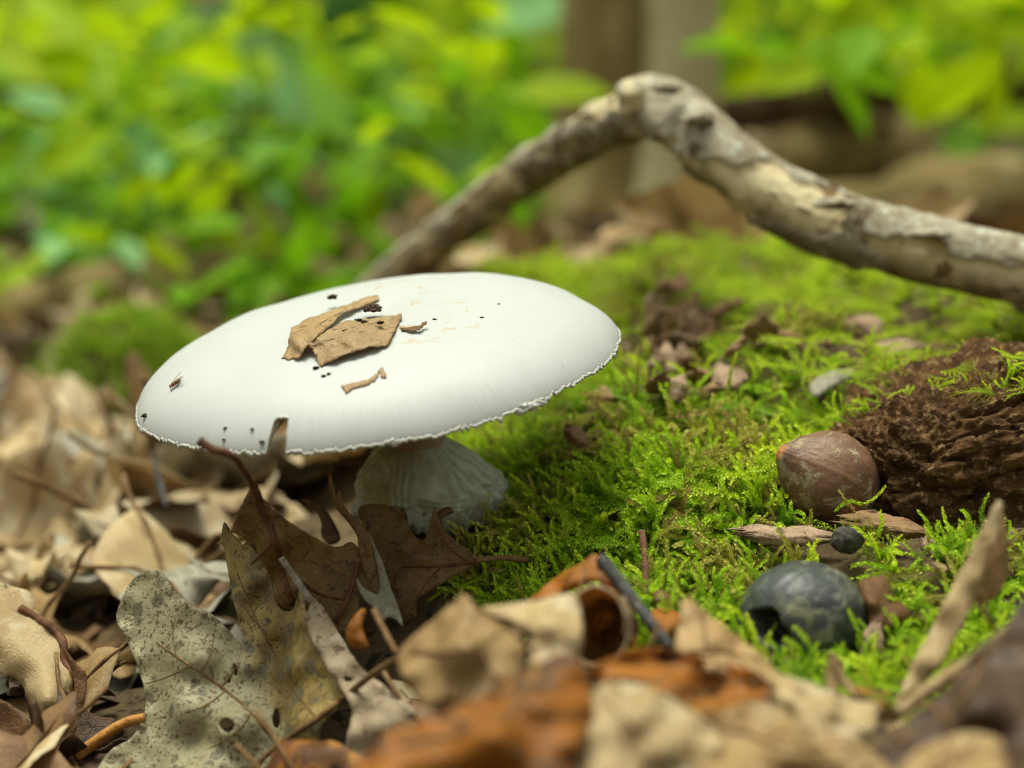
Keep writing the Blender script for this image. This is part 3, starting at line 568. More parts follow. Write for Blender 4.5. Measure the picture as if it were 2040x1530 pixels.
# ---- left foreground
traced_leaf('oak_leaf', 'cream and olive curled leaf at the edge with its brown seam', [(-40, 1150, .372), (0, 1160, .370), (62, 1182, .366), (72, 1213, .363), (100, 1250, .358), (135, 1300, .353), (145, 1370, .346), (140, 1450, .340), (125, 1580, .335), (60, 1590, .335), (70, 1480, .340), (60, 1400, .347), (30, 1350, .353), (-40, 1320, .36)], MAT['pale'], ctrl=[(90, 1400, .338)], cup=.004, step=13, wr=(.001, 60),
    ribs=[dict(n='midrib', p=[(40, 1212), (95, 1245), (125, 1278), (128, 1320), (150, 1345), (160, 1390), (145, 1450), (125, 1520)], r0=.0010, r1=.0006, m=RD)])
twig('leaf_stalk', 'curved orange leaf stalk lying beside the mottled leaf', [(288, 1430, .331), (250, 1440, .331), (200, 1470, .331), (155, 1507, .331)], .0009, .0012, MAT['rib_orange'])
traced_leaf('oak_leaf', 'brown thin folded leaf edge standing against the cream curled leaf', [(120, 1280, .335), (150, 1320, .335), (172, 1345, .335), (168, 1400, .333), (150, 1460, .331), (140, 1540, .329), (128, 1545, .329), (132, 1480, .331), (128, 1430, .332), (148, 1380, .334), (140, 1330, .335)], MAT['brown'], step=9, jag=1)
traced_leaf('leaf_fragment', 'dark spotted leaf lying below the cream curled leaf', [(-40, 1400, .332), (30, 1410, .332), (75, 1460, .330), (90, 1590, .322), (-40, 1600, .32)], MAT['brown'], step=13)
for lab, ol, mk in [
  ('faded cream leaf arched behind the mottled leaf, catching the light', [(60, 1215, .42), (150, 1190, .425), (250, 1172, .42), (300, 1180, .415), (290, 1270, .40), (240, 1320, .395), (140, 1330, .395), (80, 1290, .40)], 'pale'),
  ('grey-green dull leaf lying below the faded cream arch', [(165, 1290, .388), (240, 1300, .386), (290, 1330, .38), (300, 1420, .362), (230, 1450, .36), (170, 1400, .365)], 'grey'),
  ('beige leaf with brown curled lip beside the stalked dark leaf', [(330, 1140, .40), (400, 1120, .40), (440, 1115, .40), (470, 1200, .39), (465, 1250, .386), (400, 1220, .39), (350, 1190, .395)], 'pale'),
  ('russet brown leaf tucked between the mottled leaf and the beige one', [(380, 1180, .375), (430, 1150, .378), (470, 1170, .377), (480, 1250, .37), (440, 1255, .368), (395, 1215, .37)], 'brown'),
  ('white-edged twisted leaf in the litter beyond the mottled leaf', [(325, 1065, .43), (380, 1060, .43), (430, 1090, .428), (445, 1110, .425), (400, 1105, .42), (340, 1085, .425)], 'grey'),
  ('bright ochre yellow leaf half buried in the brown litter', [(115, 1075, .50), (160, 1060, .50), (180, 1110, .49), (175, 1160, .48), (130, 1165, .475), (105, 1130, .48)], 'orange'),
  ('large sand-coloured leaf tenting over the litter below the cap', [(520, 900, .50), (590, 890, .50), (660, 900, .495), (700, 960, .46), (690, 1040, .44), (600, 1030, .44), (540, 980, .46)], 'pale'),
  ('sand-coloured broad leaf with a raised point behind the white cap rim', [(130, 930, .58), (200, 900, .58), (245, 885, .57), (260, 930, .55), (340, 945, .53), (420, 960, .51), (400, 1010, .48), (300, 1010, .47), (200, 990, .48), (130, 970, .54)], 'pale'),
  ('light buff leaf flat on the litter below the broad sand-coloured one', [(240, 1010, .455), (330, 990, .46), (420, 1000, .455), (430, 1050, .43), (340, 1080, .42), (260, 1070, .425)], 'pale'),
  ('umber shadowed leaf folded among the pale litter', [(60, 1040, .48), (150, 1020, .49), (240, 1040, .48), (230, 1100, .45), (120, 1120, .45), (50, 1100, .46)], 'brown'),
]:
    kd = 1.36 if np.mean([p[1] for p in ol]) < 1110 else 1.16
    traced_leaf('oak_leaf', lab, [(a, b, d * kd) for a, b, d in ol], MAT[mk], cup=.004, wr=(.003, 50), step=16, jag=3)
traced_leaf('leaf_fragment', 'thin slate-grey upright sliver in the litter beneath the cap', [(302, 905, .47), (308, 903, .47), (330, 985, .46), (336, 1010, .455), (328, 1008, .455), (312, 960, .465)], MAT['twig_slate'], step=10, jag=.5)

# ------------------------------------------------------------------ things on the cap
def cap_leaf(name, label, outline, lifts, mat, **kw):
    """outline in px with a lift (mm above the cap) per point"""
    out = []
    for (px, py), lf in zip(outline, lifts):
        p, n = onto_cap(px, py); out.append((px, py, proj(p)[2], lf))
    def D0(px, py): return capd(px, py)
    raw = np.array([(a, b, l) for a, b, _, l in out], float); pol = np.concatenate([raw[i] + (raw[(i + 1) % len(raw)] - raw[i]) * np.linspace(0, 1, 7)[:-1, None] for i in range(len(raw))])
    pol[:, :2] += np.stack([noise(pol * [1, 1, 0], .17, 3), noise(pol * [1, 1, 0], .17, 40)], -1) * 4.5 + np.stack([noise(pol * [1, 1, 0], .5, 9), noise(pol * [1, 1, 0], .5, 70)], -1) * 3.0
    v2, f = tri_fill(pol, kw.get('holes', ()), kw.get('step', 6))
    cp = np.concatenate([raw, np.array(kw.get('ctrl', ()), float).reshape(-1, 3)]); V = []
    for x, y in v2:
        ww = 1 / ((x - cp[:, 0]) ** 2 + (y - cp[:, 1]) ** 2 + 30) ** 1.5; lf = (ww * cp[:, 2]).sum() / ww.sum()
        # find the cap point below so that the lifted point still projects here
        yy = y
        for _ in range(3):
            p, n = onto_cap(x, yy); qq = p + n * lf * .0014; yy += (y - proj(qq)[1]) * .9
        V.append(qq)
    V = np.array(V); V += nz * (.00025 * fbm(V, 500, 2))[:, None]
    o = obj(name, V, f, mat); solid(o, .0002)
    for rb in kw.get('ribs', ()):
        w3 = []
        for x, y in catmull(np.array(rb, float), 4):
            k = np.argmin((v2[:, 0] - x) ** 2 + (v2[:, 1] - y) ** 2); w3.append(V[k] + nz * .00008)
        w3 = np.array(w3); k = np.concatenate([[True], np.linalg.norm(np.diff(w3, axis=0), axis=1) > 1e-5]); 
        if k.sum() > 2: v, ff = tube(w3[k], .00013, 6); obj('midrib', v, ff, RP, o)
    return tag(o, label, 'leaf')
MAT['scrap'] = leaf_mat('dry_scrap', (.50, .345, .18), (.40, .255, .115), (.20, .115, .05), (.58, .68), 500, fleck=(.06, .04, .025), fthr=(.69, .72), fscale=1700, blot=(.52, .37, .19), transl=.3)
cap_leaf('leaf_fragment', 'folded tan scrap of dry leaf on the white cap, the piece with a curled-over edge',
    [(562, 714), (575, 690), (583, 655), (612, 636), (655, 622), (676, 614), (720, 596), (752, 587), (756, 598), (722, 610), (680, 626), (668, 643), (640, 668), (612, 694), (598, 712), (580, 716)],
    [.15, .3, .5, 1.0, 1.2, 1.0, .5, .3, .3, .6, 1.0, 1.4, 2.4, 1.6, .6, .1], MAT['scrap'], ctrl=[(625, 655, 2.3), (600, 680, 2.0)], ribs=[[(585, 665), (640, 645), (690, 618)], [(600, 658), (612, 672), (618, 684)], [(640, 646), (650, 652), (656, 654)]])
cap_leaf('leaf_fragment', 'flat tan scrap of dry leaf with torn edge and dirt on the white cap',
    [(618, 682), (640, 668), (690, 640), (740, 636), (790, 628), (802, 626), (795, 645), (782, 672), (768, 690), (738, 692), (690, 706), (640, 730), (632, 716), (628, 702)],
    [1.8, 2.2, 2.0, 1.5, .8, .3, .3, .6, .5, 1.1, 1.0, .2, .5, 1.0], MAT['scrap'], ctrl=[(700, 670, 1.9)], ribs=[[(625, 690), (690, 668), (770, 650)], [(660, 678), (680, 655), (690, 645)], [(700, 666), (725, 650), (740, 640)], [(670, 676), (700, 690), (712, 696)], [(720, 662), (745, 675), (760, 684)]])
cap_leaf('leaf_fragment', 'small dark brown sliver of leaf beside the scraps on the cap', [(795, 655), (815, 652), (836, 650), (850, 641), (842, 654), (828, 660), (806, 659)], [.2, .5, .8, .9, .6, .4, .2], MAT['brown'], step=5)
cap_leaf('leaf_fragment', 'torn lacy skeleton of leaf stuck low on the front of the cap', [(680, 768), (700, 764), (730, 758), (750, 745), (762, 731), (770, 752), (760, 752), (756, 740), (748, 758), (728, 768), (705, 774), (690, 785)], [.12] * 12, MAT['scrap'], step=5)
rs0 = random.Random(2)
for i, (px, py, s) in enumerate([(742, 634, .0011), (735, 640, .0007), (752, 640, .0006), (664, 613, .0008), (719, 660, .0006), (730, 662, .0005), (762, 665, .0006), (692, 682, .0006), (700, 676, .0004), (686, 690, .0004), (720, 670, .0003), (740, 655, .0003), (760, 640, .0004),
                                (630, 734, .0005), (575, 716, .0004), (645, 750, .0004), (655, 745, .0003), (828, 580, .0004), (866, 637, .0003), (865, 660, .0003), (960, 633, .00025), (1104, 600, .0003), (994, 606, .0002), (530, 882, .0007), (523, 880, .0004), (558, 836, .0003), (503, 855, .0003), (572, 847, .0003), (450, 853, .0003), (332, 812, .0003), (447, 876, .0003), (645, 875, .0003), (280, 828, .0006)]):
    p, n = onto_cap(max(px, 290), min(py, 890)); lift = .0022 if (575 < px < 800 and 590 < py < 700) else 0
    if i > 15 and i % 2: continue
    v, f = blob(p + n * (lift + s * .25), (s * rs0.uniform(.7, 1.5), s * rs0.uniform(.7, 1.4), s * .55), i * 3.1, 3, 1.5, 2.0)
    tag(obj('soil_crumb', v, f, MAT['crumb']), ('coarse' if s > .00055 else 'tiny') + ' dark soil crumb ' + ('on the dry leaf scraps atop the cap' if lift else 'near the bitten front rim of the cap' if py > 800 else 'just below the leaf scraps on the cap' if py > 700 else 'on the bare white crown of the cap'), 'crumb', 'soil crumbs on the cap')
# fly
fp, fn = onto_cap(355, 766); fn = fn / np.linalg.norm(fn)
fdir = P(368, 755, .35) - P(346, 776, .35); fdir -= fn * (fdir @ fn); fdir /= np.linalg.norm(fdir); fsd = np.cross(fn, fdir)
MAT['fly'] = simple_mat('fly_body', (.26, .10, .025), (.16, .055, .015), 2500, rough=.4, spec=.5); MAT['fly_eye'] = simple_mat('fly_eye', (.16, .015, .01), (.10, .01, .01), 2000, rough=.3, spec=.6)
bw = NB('fly_wing'); MAT['wing'] = bw.out((.55, .47, .36), .25, .6, None, .55)
fly = empty('fly', fp); tag(fly, 'tiny orange-brown fly with clear wings resting on the white cap', 'fly')
def fpt(a, s, h): return fp + (fdir * a + fsd * s + fn * h) * .00135
def ell(c, ra, rs, rh, mat, name, seed=0):
    v, f = ico(2); v = fpt(*c) + (v[:, :1] * fdir * ra + v[:, 1:2] * fsd * rs + v[:, 2:3] * fn * rh) * .00135; return obj(name, v, f, mat, fly)
ell((-.55, 0, .5), .38, .32, .34, MAT['fly'], 'thorax'); ell((.15, 0, .45), .62, .30, .30, MAT['fly'], 'abdomen'); hd = ell((-1.0, 0, .45), .22, .28, .25, MAT['fly'], 'head')
for s in (-1, 1):
    ell((-1.05, s * .18, .5), .14, .12, .16, MAT['fly_eye'], 'eye')
    wv = [fpt(-.5, s * .12, .8), fpt(.1, s * .15, .95), fpt(.9, s * .55, 1.05), fpt(1.45, s * .85, 1.0), fpt(1.35, s * 1.15, .95), fpt(.7, s * 1.0, .9), fpt(0, s * .55, .85)]
    wo_ = obj('wing', wv, [tuple(range(7))], MAT['wing'], fly); solid(wo_, .00003)
    for a in (-.8, -.5, -.1):
        pth = [fpt(a, s * .2, .4), fpt(a - .1 + a * .3, s * .65, .55), fpt(a + a * .7, s * .95, .02)]; v, f = tube(np.array(pth), .00005, 5); obj('leg', v, f, MAT['fly'], fly)

# ------------------------------------------------------------------ nuts
def nut_mat(name, c1, c2, dust, thr, dscale, orange=None, rough=.5):
    b = NB(name); col = b.mix(b.ramp(b.noise(90, 4), .35, .65), c1, c2)
    if orange: col = b.mix(b.ramp(b.noise(75, 1, .4), .60, .66), col, orange)
    du = b.math('MULTIPLY', b.ramp(b.noise(dscale, 6, .75, dist=.4), *thr), 1.0)
    col = b.mix(b.math('MULTIPLY', du, .8), col, dust)
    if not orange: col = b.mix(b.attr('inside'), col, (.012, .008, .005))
    h = b.math('ADD', b.math('MULTIPLY', du, .6), b.noise(500, 5))
    return b.out(col, b.math('ADD', b.math('MULTIPLY', du, .35), rough), .4, b.bump(h, .4, .0007))
MAT['nut_brown'] = nut_mat('nut_brown', (.17, .085, .045), (.105, .052, .03), (.34, .28, .18), (.50, .62), 210, (.36, .14, .04), .5)
MAT['nut_slate'] = nut_mat('nut_slate', (.026, .030, .029), (.050, .058, .054), (.18, .18, .10), (.51, .64), 130, None, .42)
MAT['seed'] = simple_mat('blackish_seed', (.035, .033, .03), (.065, .06, .05), 400, (.14, .12, .08), 700, (.58, .66), .6)
def nut(name, label, c, ax1, ax2, radii, shape, mat, sub=6):
    v, f = ico(sub); a = np.asarray(ax1, float); a /= np.linalg.norm(a); b_ = np.asarray(ax2, float); b_ = b_ - a * (a @ b_); b_ /= np.linalg.norm(b_); c3 = np.cross(a, b_)
    w_ = shape(v.copy()) * np.asarray(radii)
    return tag(obj(name, np.asarray(c) + w_[:, :1] * a + w_[:, 1:2] * b_ + w_[:, 2:3] * c3, f, mat), label, 'nut')
def sh_brown(v):
    t = np.clip(v[:, 0], 0, 1); s = 1 - .34 * t ** 3.0; v2 = v.copy(); v2[:, 1:] *= s[:, None]; v2[:, 0] += .15 * t ** 6
    ang = np.arctan2(v[:, 2], v[:, 1]); rid = np.exp(-((np.sin(ang * 2)) / .10) ** 2) * .010
    return v2 * (1 + rid + .03 * fbm(v, 1.8, 3, 4) + .006 * noise(v, 14, 3))[:, None]
n1 = nut('hickory_nut', 'brown nut shell with pale crust beside the rotten wood', P(1650, 952, .356), P(1545, 885, .352) - P(1655, 945, .356), UPV, (.0112, .0097, .0098), sh_brown, MAT['nut_brown'])
hole_dir = np.array([-.70, -.70, .12]); hole_dir /= np.linalg.norm(hole_dir)
def sh_slate(v):
    n = v * (1 + .05 * fbm(v, 1.6, 4, 9) + .012 * noise(v, 7, 3))[:, None]
    d = v @ hole_dir + .10 * noise(v, 2.5, 6); inn = smooth01(.935, .955, d)
    seam = np.exp(-(((v @ np.array([.55, -.75, .35])) - .05 * noise(v, 3)) / .05) ** 2) * smooth01(-.2, .3, -v[:, 1]) * .018
    return n * (1 - .45 * inn - seam)[:, None]
wn = nut('walnut', 'slate-dark round nut with a gnawed black hole in its side', P(1600, 1236, .313), RGT, -FWD, (.0120, .0115, .0108), lambda v: sh_slate(np.stack([v[:, 0], -v[:, 1], v[:, 2]], -1)) * [1, -1, 1], MAT['nut_slate'])
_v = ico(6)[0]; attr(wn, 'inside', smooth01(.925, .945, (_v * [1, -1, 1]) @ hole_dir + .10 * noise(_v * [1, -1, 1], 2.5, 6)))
nut('seed', 'small round blackish seed on the bark strips near the brown nut', P(1688, 1074, .333), RGT, UPV, (.0032, .0029, .0032), lambda v: v * (1 + .16 * fbm(v, 1.6, 3, 2) - .25 * smooth01(.75, 1, v[:, 1]))[:, None], MAT['seed'], 4)

# ------------------------------------------------------------------ rotten wood and chips
v, f = ico(7); vb = np.sign(v) * np.abs(v) ** .72; q = vb * [.031, .033, .0250]
lay = q * [1, 1, 2.6]
rw = np.random.default_rng(8)
def cells(sc_, n_):
    fp_ = rw.normal(size=(n_, 3)); fp_ /= np.linalg.norm(fp_, axis=1)[:, None]; hh = rw.uniform(-1, 1, n_); qq = (v + .12 * np.stack([noise(v, 4, 1), noise(v, 4, 20), noise(v, 4, 40)], -1)) * [1, 1, sc_]; ff_ = fp_ * [1, 1, sc_]
    d2 = ((qq[:, None, :] - ff_[None]) ** 2).sum(-1) if n_ < 200 else np.concatenate([((c[:, None, :] - ff_[None]) ** 2).sum(-1) for c in np.array_split(qq, 8)])
    k = np.argsort(d2, axis=1)[:, :2] if n_ < 200 else np.argpartition(d2, 2, axis=1)[:, :2]; a_ = np.sqrt(np.take_along_axis(d2, k, 1)); a_.sort(1); return hh[d2.argmin(1)], a_[:, 1] - a_[:, 0]
h1, e1 = cells(1.8, 90); h2, e2_ = cells(2.2, 700)
crk = np.clip(.055 - np.abs(noise(lay * [.35, .7, 1.5], 75, 7)), 0, 1) / .055 + .7 * np.clip(.06 - np.abs(noise(lay * [.8, .8, .5], 95, 17)), 0, 1) / .06
disp = .0055 * fbm(lay * [1, 1, .6], 38, 3, 2) + .0009 * h1 - .0034 * crk * (.4 + np.clip(noise(lay, 60, 3) + .3, 0, 1)) + .0005 * h2 + .0046 * fbm(q * [.8, 1, 1.3], 190, 4, 5) + .0012 * noise(q, 1500, 9)
nn = v / np.linalg.norm(v, axis=1)[:, None]
rv = P(1945, 945, .378) + np.array([[1, 0, 0.22], [0, 1, 0], [-.2, 0, 1]]).T.dot((q * np.sign(1)).T).T + nn * disp[:, None]
RVN = nn; rvk = rv
tag(obj('rotten_log', rv, f, MAT['rot']), 'crumbling dark brown chunk of rotten wood at the back of the nut', 'rotten wood')
def chip(name, label, a, b, wd, th, mat, cat='wood chip', group=None, seed=0, up=None):
    a = np.asarray(a, float); b = np.asarray(b, float); ax = b - a; L = np.linalg.norm(ax); ax /= L
    upv = np.array([.1, -.35, 1.]) if up is None else np.asarray(up, float); sd = np.cross(upv, ax); sd /= np.linalg.norm(sd); upv = np.cross(ax, sd)
    n1_, n2_ = 44, 24; V = []
    for i in range(n1_ + 1):
        t = i / n1_; env = min(1, (t * 3.5 + .35), ((1 - t) * 3.0 + .18))
        an = np.arange(n2_) / n2_ * 2 * math.pi; ca = np.sign(np.cos(an)) * np.abs(np.cos(an)) ** .55; sa = np.sign(np.sin(an)) * np.abs(np.sin(an)) ** .55
        grain = 1 + .34 * noise(np.stack([np.full(n2_, t * 4), ca * 3, sa * 3], -1), 1.3, seed) + .34 * noise(np.stack([np.full(n2_, t * 3), ca * 9, sa * 9], -1), 1.6, seed + 4) + .12 * noise(np.stack([np.full(n2_, t * 40), ca * 9, sa * 9], -1), 1, seed + 2)
        V.append(a + ax * L * t + upv * (.10 * L * noise(np.array([[t * 1.7, seed, 0]]))[0]) + ax * (.45 * L * noise(np.stack([ca * 4, sa * 4, np.full(n2_, t)], -1), 1.3, seed + 9))[:, None] * (abs(t - .5) * 2) ** 3 + sd * (ca * wd * .5 * env * grain)[:, None] + upv * (sa * th * .5 * env * grain)[:, None])
    V = np.concatenate(V); F = [(i * n2_ + k, i * n2_ + (k + 1) % n2_, (i + 1) * n2_ + (k + 1) % n2_, (i + 1) * n2_ + k) for i in range(n1_) for k in range(n2_)]
    F += [tuple(range(n2_ - 1, -1, -1)), tuple(n1_ * n2_ + k for k in range(n2_))]
    return tag(obj(name, V, F, mat), label, cat, group)
chip('bark_strip', 'reddish brown strip of bark wedged under the brown nut', P(1680, 1035, .345), P(1850, 1062, .341), .0055, .0028, MAT['chip'], 'bark', seed=2)
chip('bark_strip', 'light brown knobbly strip of bark next to the small blackish seed', P(1478, 1062, .340), P(1665, 1075, .338), .0045, .0026, MAT['chip_pale'], 'bark', seed=5)
chip('wood_chip', 'pale weathered wood chip standing against the slate-dark nut', P(1745, 1250, .303), P(1722, 1365, .302), .0038, .0022, MAT['chip_pale'], seed=7, up=(0, -1, .3))
chip('wood_chip', 'small pinkish wood chip in the moss under the rotten wood', P(1842, 1075, .335), P(1878, 1122, .333), .0030, .0018, MAT['chip_pale'], seed=8)
chip('wood_chip', 'flat tan wood chip lying on the soil above the rotten wood', P(1705, 702, .425), P(1835, 692, .425), .008, .0026, MAT['chip_pale'], seed=9)
chip('wood_chip', 'short grey-tan wood chip upright beside the flat tan one', P(1800, 745, .41), P(1835, 715, .41), .005, .003, MAT['chip'], seed=11)
chip('wood_chip', 'stubby brown splinter buried in the moss under the cap rim', P(1135, 850, .385), P(1165, 895, .380), .0042, .0026, MAT['chip'], seed=12)
chip('wood_chip', 'round-ended brown splinter by the cap edge', P(1180, 800, .40), P(1225, 790, .40), .006, .004, MAT['chip'], seed=13)
chip('wood_chip', 'tan lump of wood in the far moss behind the nut', P(1690, 640, .47), P(1745, 668, .46), .010, .006, MAT['chip_pale'], seed=14)
chip('wood_chip', 'dull brown lump of wood in the moss near the flat tan chip', P(1640, 665, .45), P(1700, 690, .44), .008, .005, MAT['chip'], seed=15)
chip('wood_chip', 'small pale chip near the straw blade in the moss', P(1858, 1125, .325), P(1890, 1140, .325), .002, .0014, MAT['chip_pale'], seed=16)
chip('wood_chip', 'upright brown stub of wood poking out of the mossy crest', P(1330, 640, .49), P(1362, 548, .49), .0085, .006, MAT['chip'], seed=17, up=(0, -1, .2))
rs = random.Random(5)
for i in range(44):
    px = rs.gauss(1370, 55); py = rs.gauss(705, 40); an = rs.uniform(.4, 1.9); ln = rs.uniform(30, 95)
    g, d = gpt(px, py, .3, 1.2); d -= .010
    wd_ = rs.uniform(.0032, .0085); pal = rs.random() >= .7
    lab = ('long ' if ln > 72 else 'short ' if ln < 50 else 'mid-length ') + ('thin ' if wd_ < .0058 else 'broad ') + ('pale tan' if pal else 'brown') + (' upright' if 1.1 < an < 1.9 else ' slanting' if an > .75 else ' low-lying') + ' splinter in the rotten wood heap behind the cap'
    chip('wood_splinter', lab, P(px, py, d), P(px + ln * math.cos(an), py - ln * math.sin(an) * .8, d + rs.uniform(-.008, .004)), wd_, rs.uniform(.0012, .0028), MAT['chip_pale'] if pal else MAT['chip'], 'splinter', 'splinters in the rotten heap', seed=20 + i)
traced_leaf('leaf_fragment', 'glossy red-brown crumpled leaf scrap touching the slate-dark nut', [(1708, 1165, .315), (1740, 1150, .316), (1768, 1152, .317), (1780, 1185, .315), (1815, 1222, .313), (1805, 1240, .311), (1775, 1262, .309), (1735, 1255, .308), (1725, 1205, .309)], MAT['brown'], cup=.003, wr=(.0025, 130), step=9)
traced_leaf('leaf_fragment', 'dark rusty curl of leaf beside the leaning slate twig', [(1295, 1222, .305), (1330, 1212, .306), (1372, 1238, .304), (1350, 1260, .301), (1320, 1275, .299), (1292, 1255, .301)], MAT['orange'], cup=.002, wr=(.002, 130), step=9)
traced_leaf('leaf_fragment', 'small maroon flake of leaf on the moss behind the rusty curl', [(1300, 1185, .318), (1318, 1176, .318), (1336, 1190, .317), (1330, 1203, .316), (1305, 1202, .316)], MAT['brown'], cup=.001, step=7)
traced_leaf('leaf_fragment', 'grey flat flake of leaf in the moss behind the brown nut', [(1612, 770, .398), (1640, 745, .402), (1690, 735, .404), (1700, 748, .402), (1660, 770, .397), (1625, 790, .393)], MAT['grey'], step=8)

# ------------------------------------------------------------------ arched branch
bp = [(690, 640, .74), (760, 572, .69), (850, 497, .635), (950, 420, .585), (1050, 345, .545), (1140, 285, .515), (1225, 238, .492), (1285, 218, .478), (1340, 232, .468), (1400, 285, .456), (1480, 350, .450), (1570, 405, .446), (1680, 455, .442), (1800, 492, .438), (1920, 520, .434), (2060, 552, .430), (2250, 600, .425)]
br_px = [29, 32, 34, 36, 38, 41, 46, 58, 58, 57, 57, 59, 61, 62, 62, 64, 64]
BN = 20
bc = catmull([P(*p) for p in bp], BN); bd = catmull(np.array([[p[2]] for p in bp]), BN)[:, 0]
br = np.interp(np.linspace(0, 1, len(bc)), np.linspace(0, 1, len(bp)), br_px) * .93 / FPX * bd
bs = 72; v, f = tube(bc, br, bs); cen = np.repeat(bc, bs, axis=0); rd = np.repeat(br, bs)
dn = (v - cen) / rd[:, None]; q = cen * 1.0 + dn * .012
bark = smooth01(-.012, .012, fbm(q * [.55, .55, 1], 60, 3, 3) + .03 + .16 * (dn[:, 2] > .2) - .22 * smooth01(1390, 1460, proj(cen)[0]) * (1 - smooth01(1660, 1720, proj(cen)[0])))
v = cen + dn * (rd * (1 + .10 * fbm(q, 45, 3, 6) * 1.0) * 1.06 + .0015 * bark + .0005 * fbm(q, 300, 3, 8) + .0004 * bark * noise(q, 900, 2))[:, None]
def bark_mat():
    b = NB('branch_wood'); bk = b.attr('bark')
    wood = b.mix(b.ramp(b.noise(75, 5), .35, .65), (.66, .57, .36), (.52, .42, .24)); wood = b.mix(b.ramp(b.noise(140, 4), .56, .64), wood, (.20, .125, .06))
    brk = b.mix(b.ramp(b.noise(120, 6, .7), .35, .65), (.40, .37, .28), (.24, .20, .13)); brk = b.mix(b.ramp(b.noise(260, 3), .58, .68), brk, (.50, .52, .44))
    brk = b.mix(b.ramp(b.noise(90, 5), .57, .66), brk, (.12, .09, .055))
    col = b.mix(bk, wood, brk); col = b.mix(b.math('MULTIPLY', b.attr('shade_stain'), b.ramp(b.noise(110, 4), .3, .55)), col, (.085, .055, .028))
    return b.out(col, .85, .15, b.bump(b.noise(700, 6, .7), .7, .0012))
MAT['branch'] = bark_mat()
bo = obj('fallen_branch', v, f, MAT['branch']); attr(bo, 'bark', bark); attr(bo, 'shade_stain', smooth01(.1, -.7, dn[:, 2] + .3 * noise(q, 90, 5)) * .75)  # dark underside: stain, with shade painted into the branch colour
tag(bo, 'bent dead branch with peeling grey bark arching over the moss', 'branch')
kv, kf = tube(catmull([P(1262, 215, .468), P(1258, 190, .466), P(1252, 176, .464), P(1250, 168, .463)], 6), np.array([34, 32, 30, 29, 28, 28, 27, 27, 28, 29, 30, 30, 29, 28, 26, 23, 18, 12, 4]) / FPX * .466, 28, .22, 3)
for pts_, r0_, r1_ in (([(1395, 262, .452), (1405, 235, .450), (1412, 222, .449)], .0022, .0014),):
    c_ = catmull([P(*p) for p in pts_], 6); tv_, tf_ = tube(c_, np.linspace(r0_, r1_, len(c_)), 14, .4, 2); k_ = obj('twig_stub', tv_, tf_, MAT['branch'], bo); attr(k_, 'bark', np.ones(len(tv_))); attr(k_, 'shade_stain', np.full(len(tv_), .4))
ko = obj('knob', kv, kf, MAT['branch'], bo); attr(ko, 'bark', np.clip(.5 + fbm(kv, 200, 3) * 2, 0, 1)); attr(ko, 'shade_stain', np.zeros(len(kv)))
for px, py, d, s, sd in ((1850, 466, .424, (.006, .004, .0014), 3), (1390, 235, .447, (.004, .003, .0016), 6), (1660, 405, .43, (.006, .004, .0015), 8), (1330, 175, .452, (.004, .003, .0018), 9)):
    v, f = blob(P(px, py, d), s, sd, 3, .6); k = obj('bark_flake', v, f, MAT['branch'], bo); attr(k, 'bark', np.ones(len(v))); attr(k, 'shade_stain', np.zeros(len(v)))

# ------------------------------------------------------------------ moss
def leaflets(path, V, F, T, ln, wd, spread, every, seed, tip0=0.0, tip1=1.0, taper=.35):
    path = np.asarray(path, float); seg = np.linalg.norm(np.diff(path, axis=0), axis=1); cum = np.concatenate([[0], np.cumsum(seg)]); Ltot = cum[-1]
    n = max(3, int(Ltot / every)); r_ = np.random.default_rng(seed)
    for i in range(n):
        t = i / (n - 1) * .97; s = t * Ltot; k = min(np.searchsorted(cum, s, 'right') - 1, len(seg) - 1)
        p = path[k] + (path[k + 1] - path[k]) * ((s - cum[k]) / seg[k]); ta = (path[k + 1] - path[k]) / seg[k]
        ref = np.array([0, 0, 1.]) if abs(ta[2]) < .9 else np.array([1., 0, 0]); a = np.cross(ta, ref); a /= np.linalg.norm(a); b = np.cross(ta, a)
        g = i * 2.4 + r_.uniform(-.3, .3); rad = a * math.cos(g) + b * math.sin(g); tang = np.cross(ta, rad)
        sc = (1 - taper * t) * r_.uniform(.8, 1.2); dr = ta * (1 - spread) + rad * spread; dr /= np.linalg.norm(dr)
        b0 = len(V); l = ln * sc; w_ = wd * sc
        V += [p, p + dr * l * .45 + tang * w_ * .5 + rad * l * .06, p + dr * l + rad * l * .02, p + dr * l * .45 - tang * w_ * .5 + rad * l * .06]
        F += [(b0, b0 + 1, b0 + 2), (b0, b0 + 2, b0 + 3)]; tt_ = tip0 + (tip1 - tip0) * t; T += [tt_ * .8, tt_, min(1, tt_ + .15), tt_]
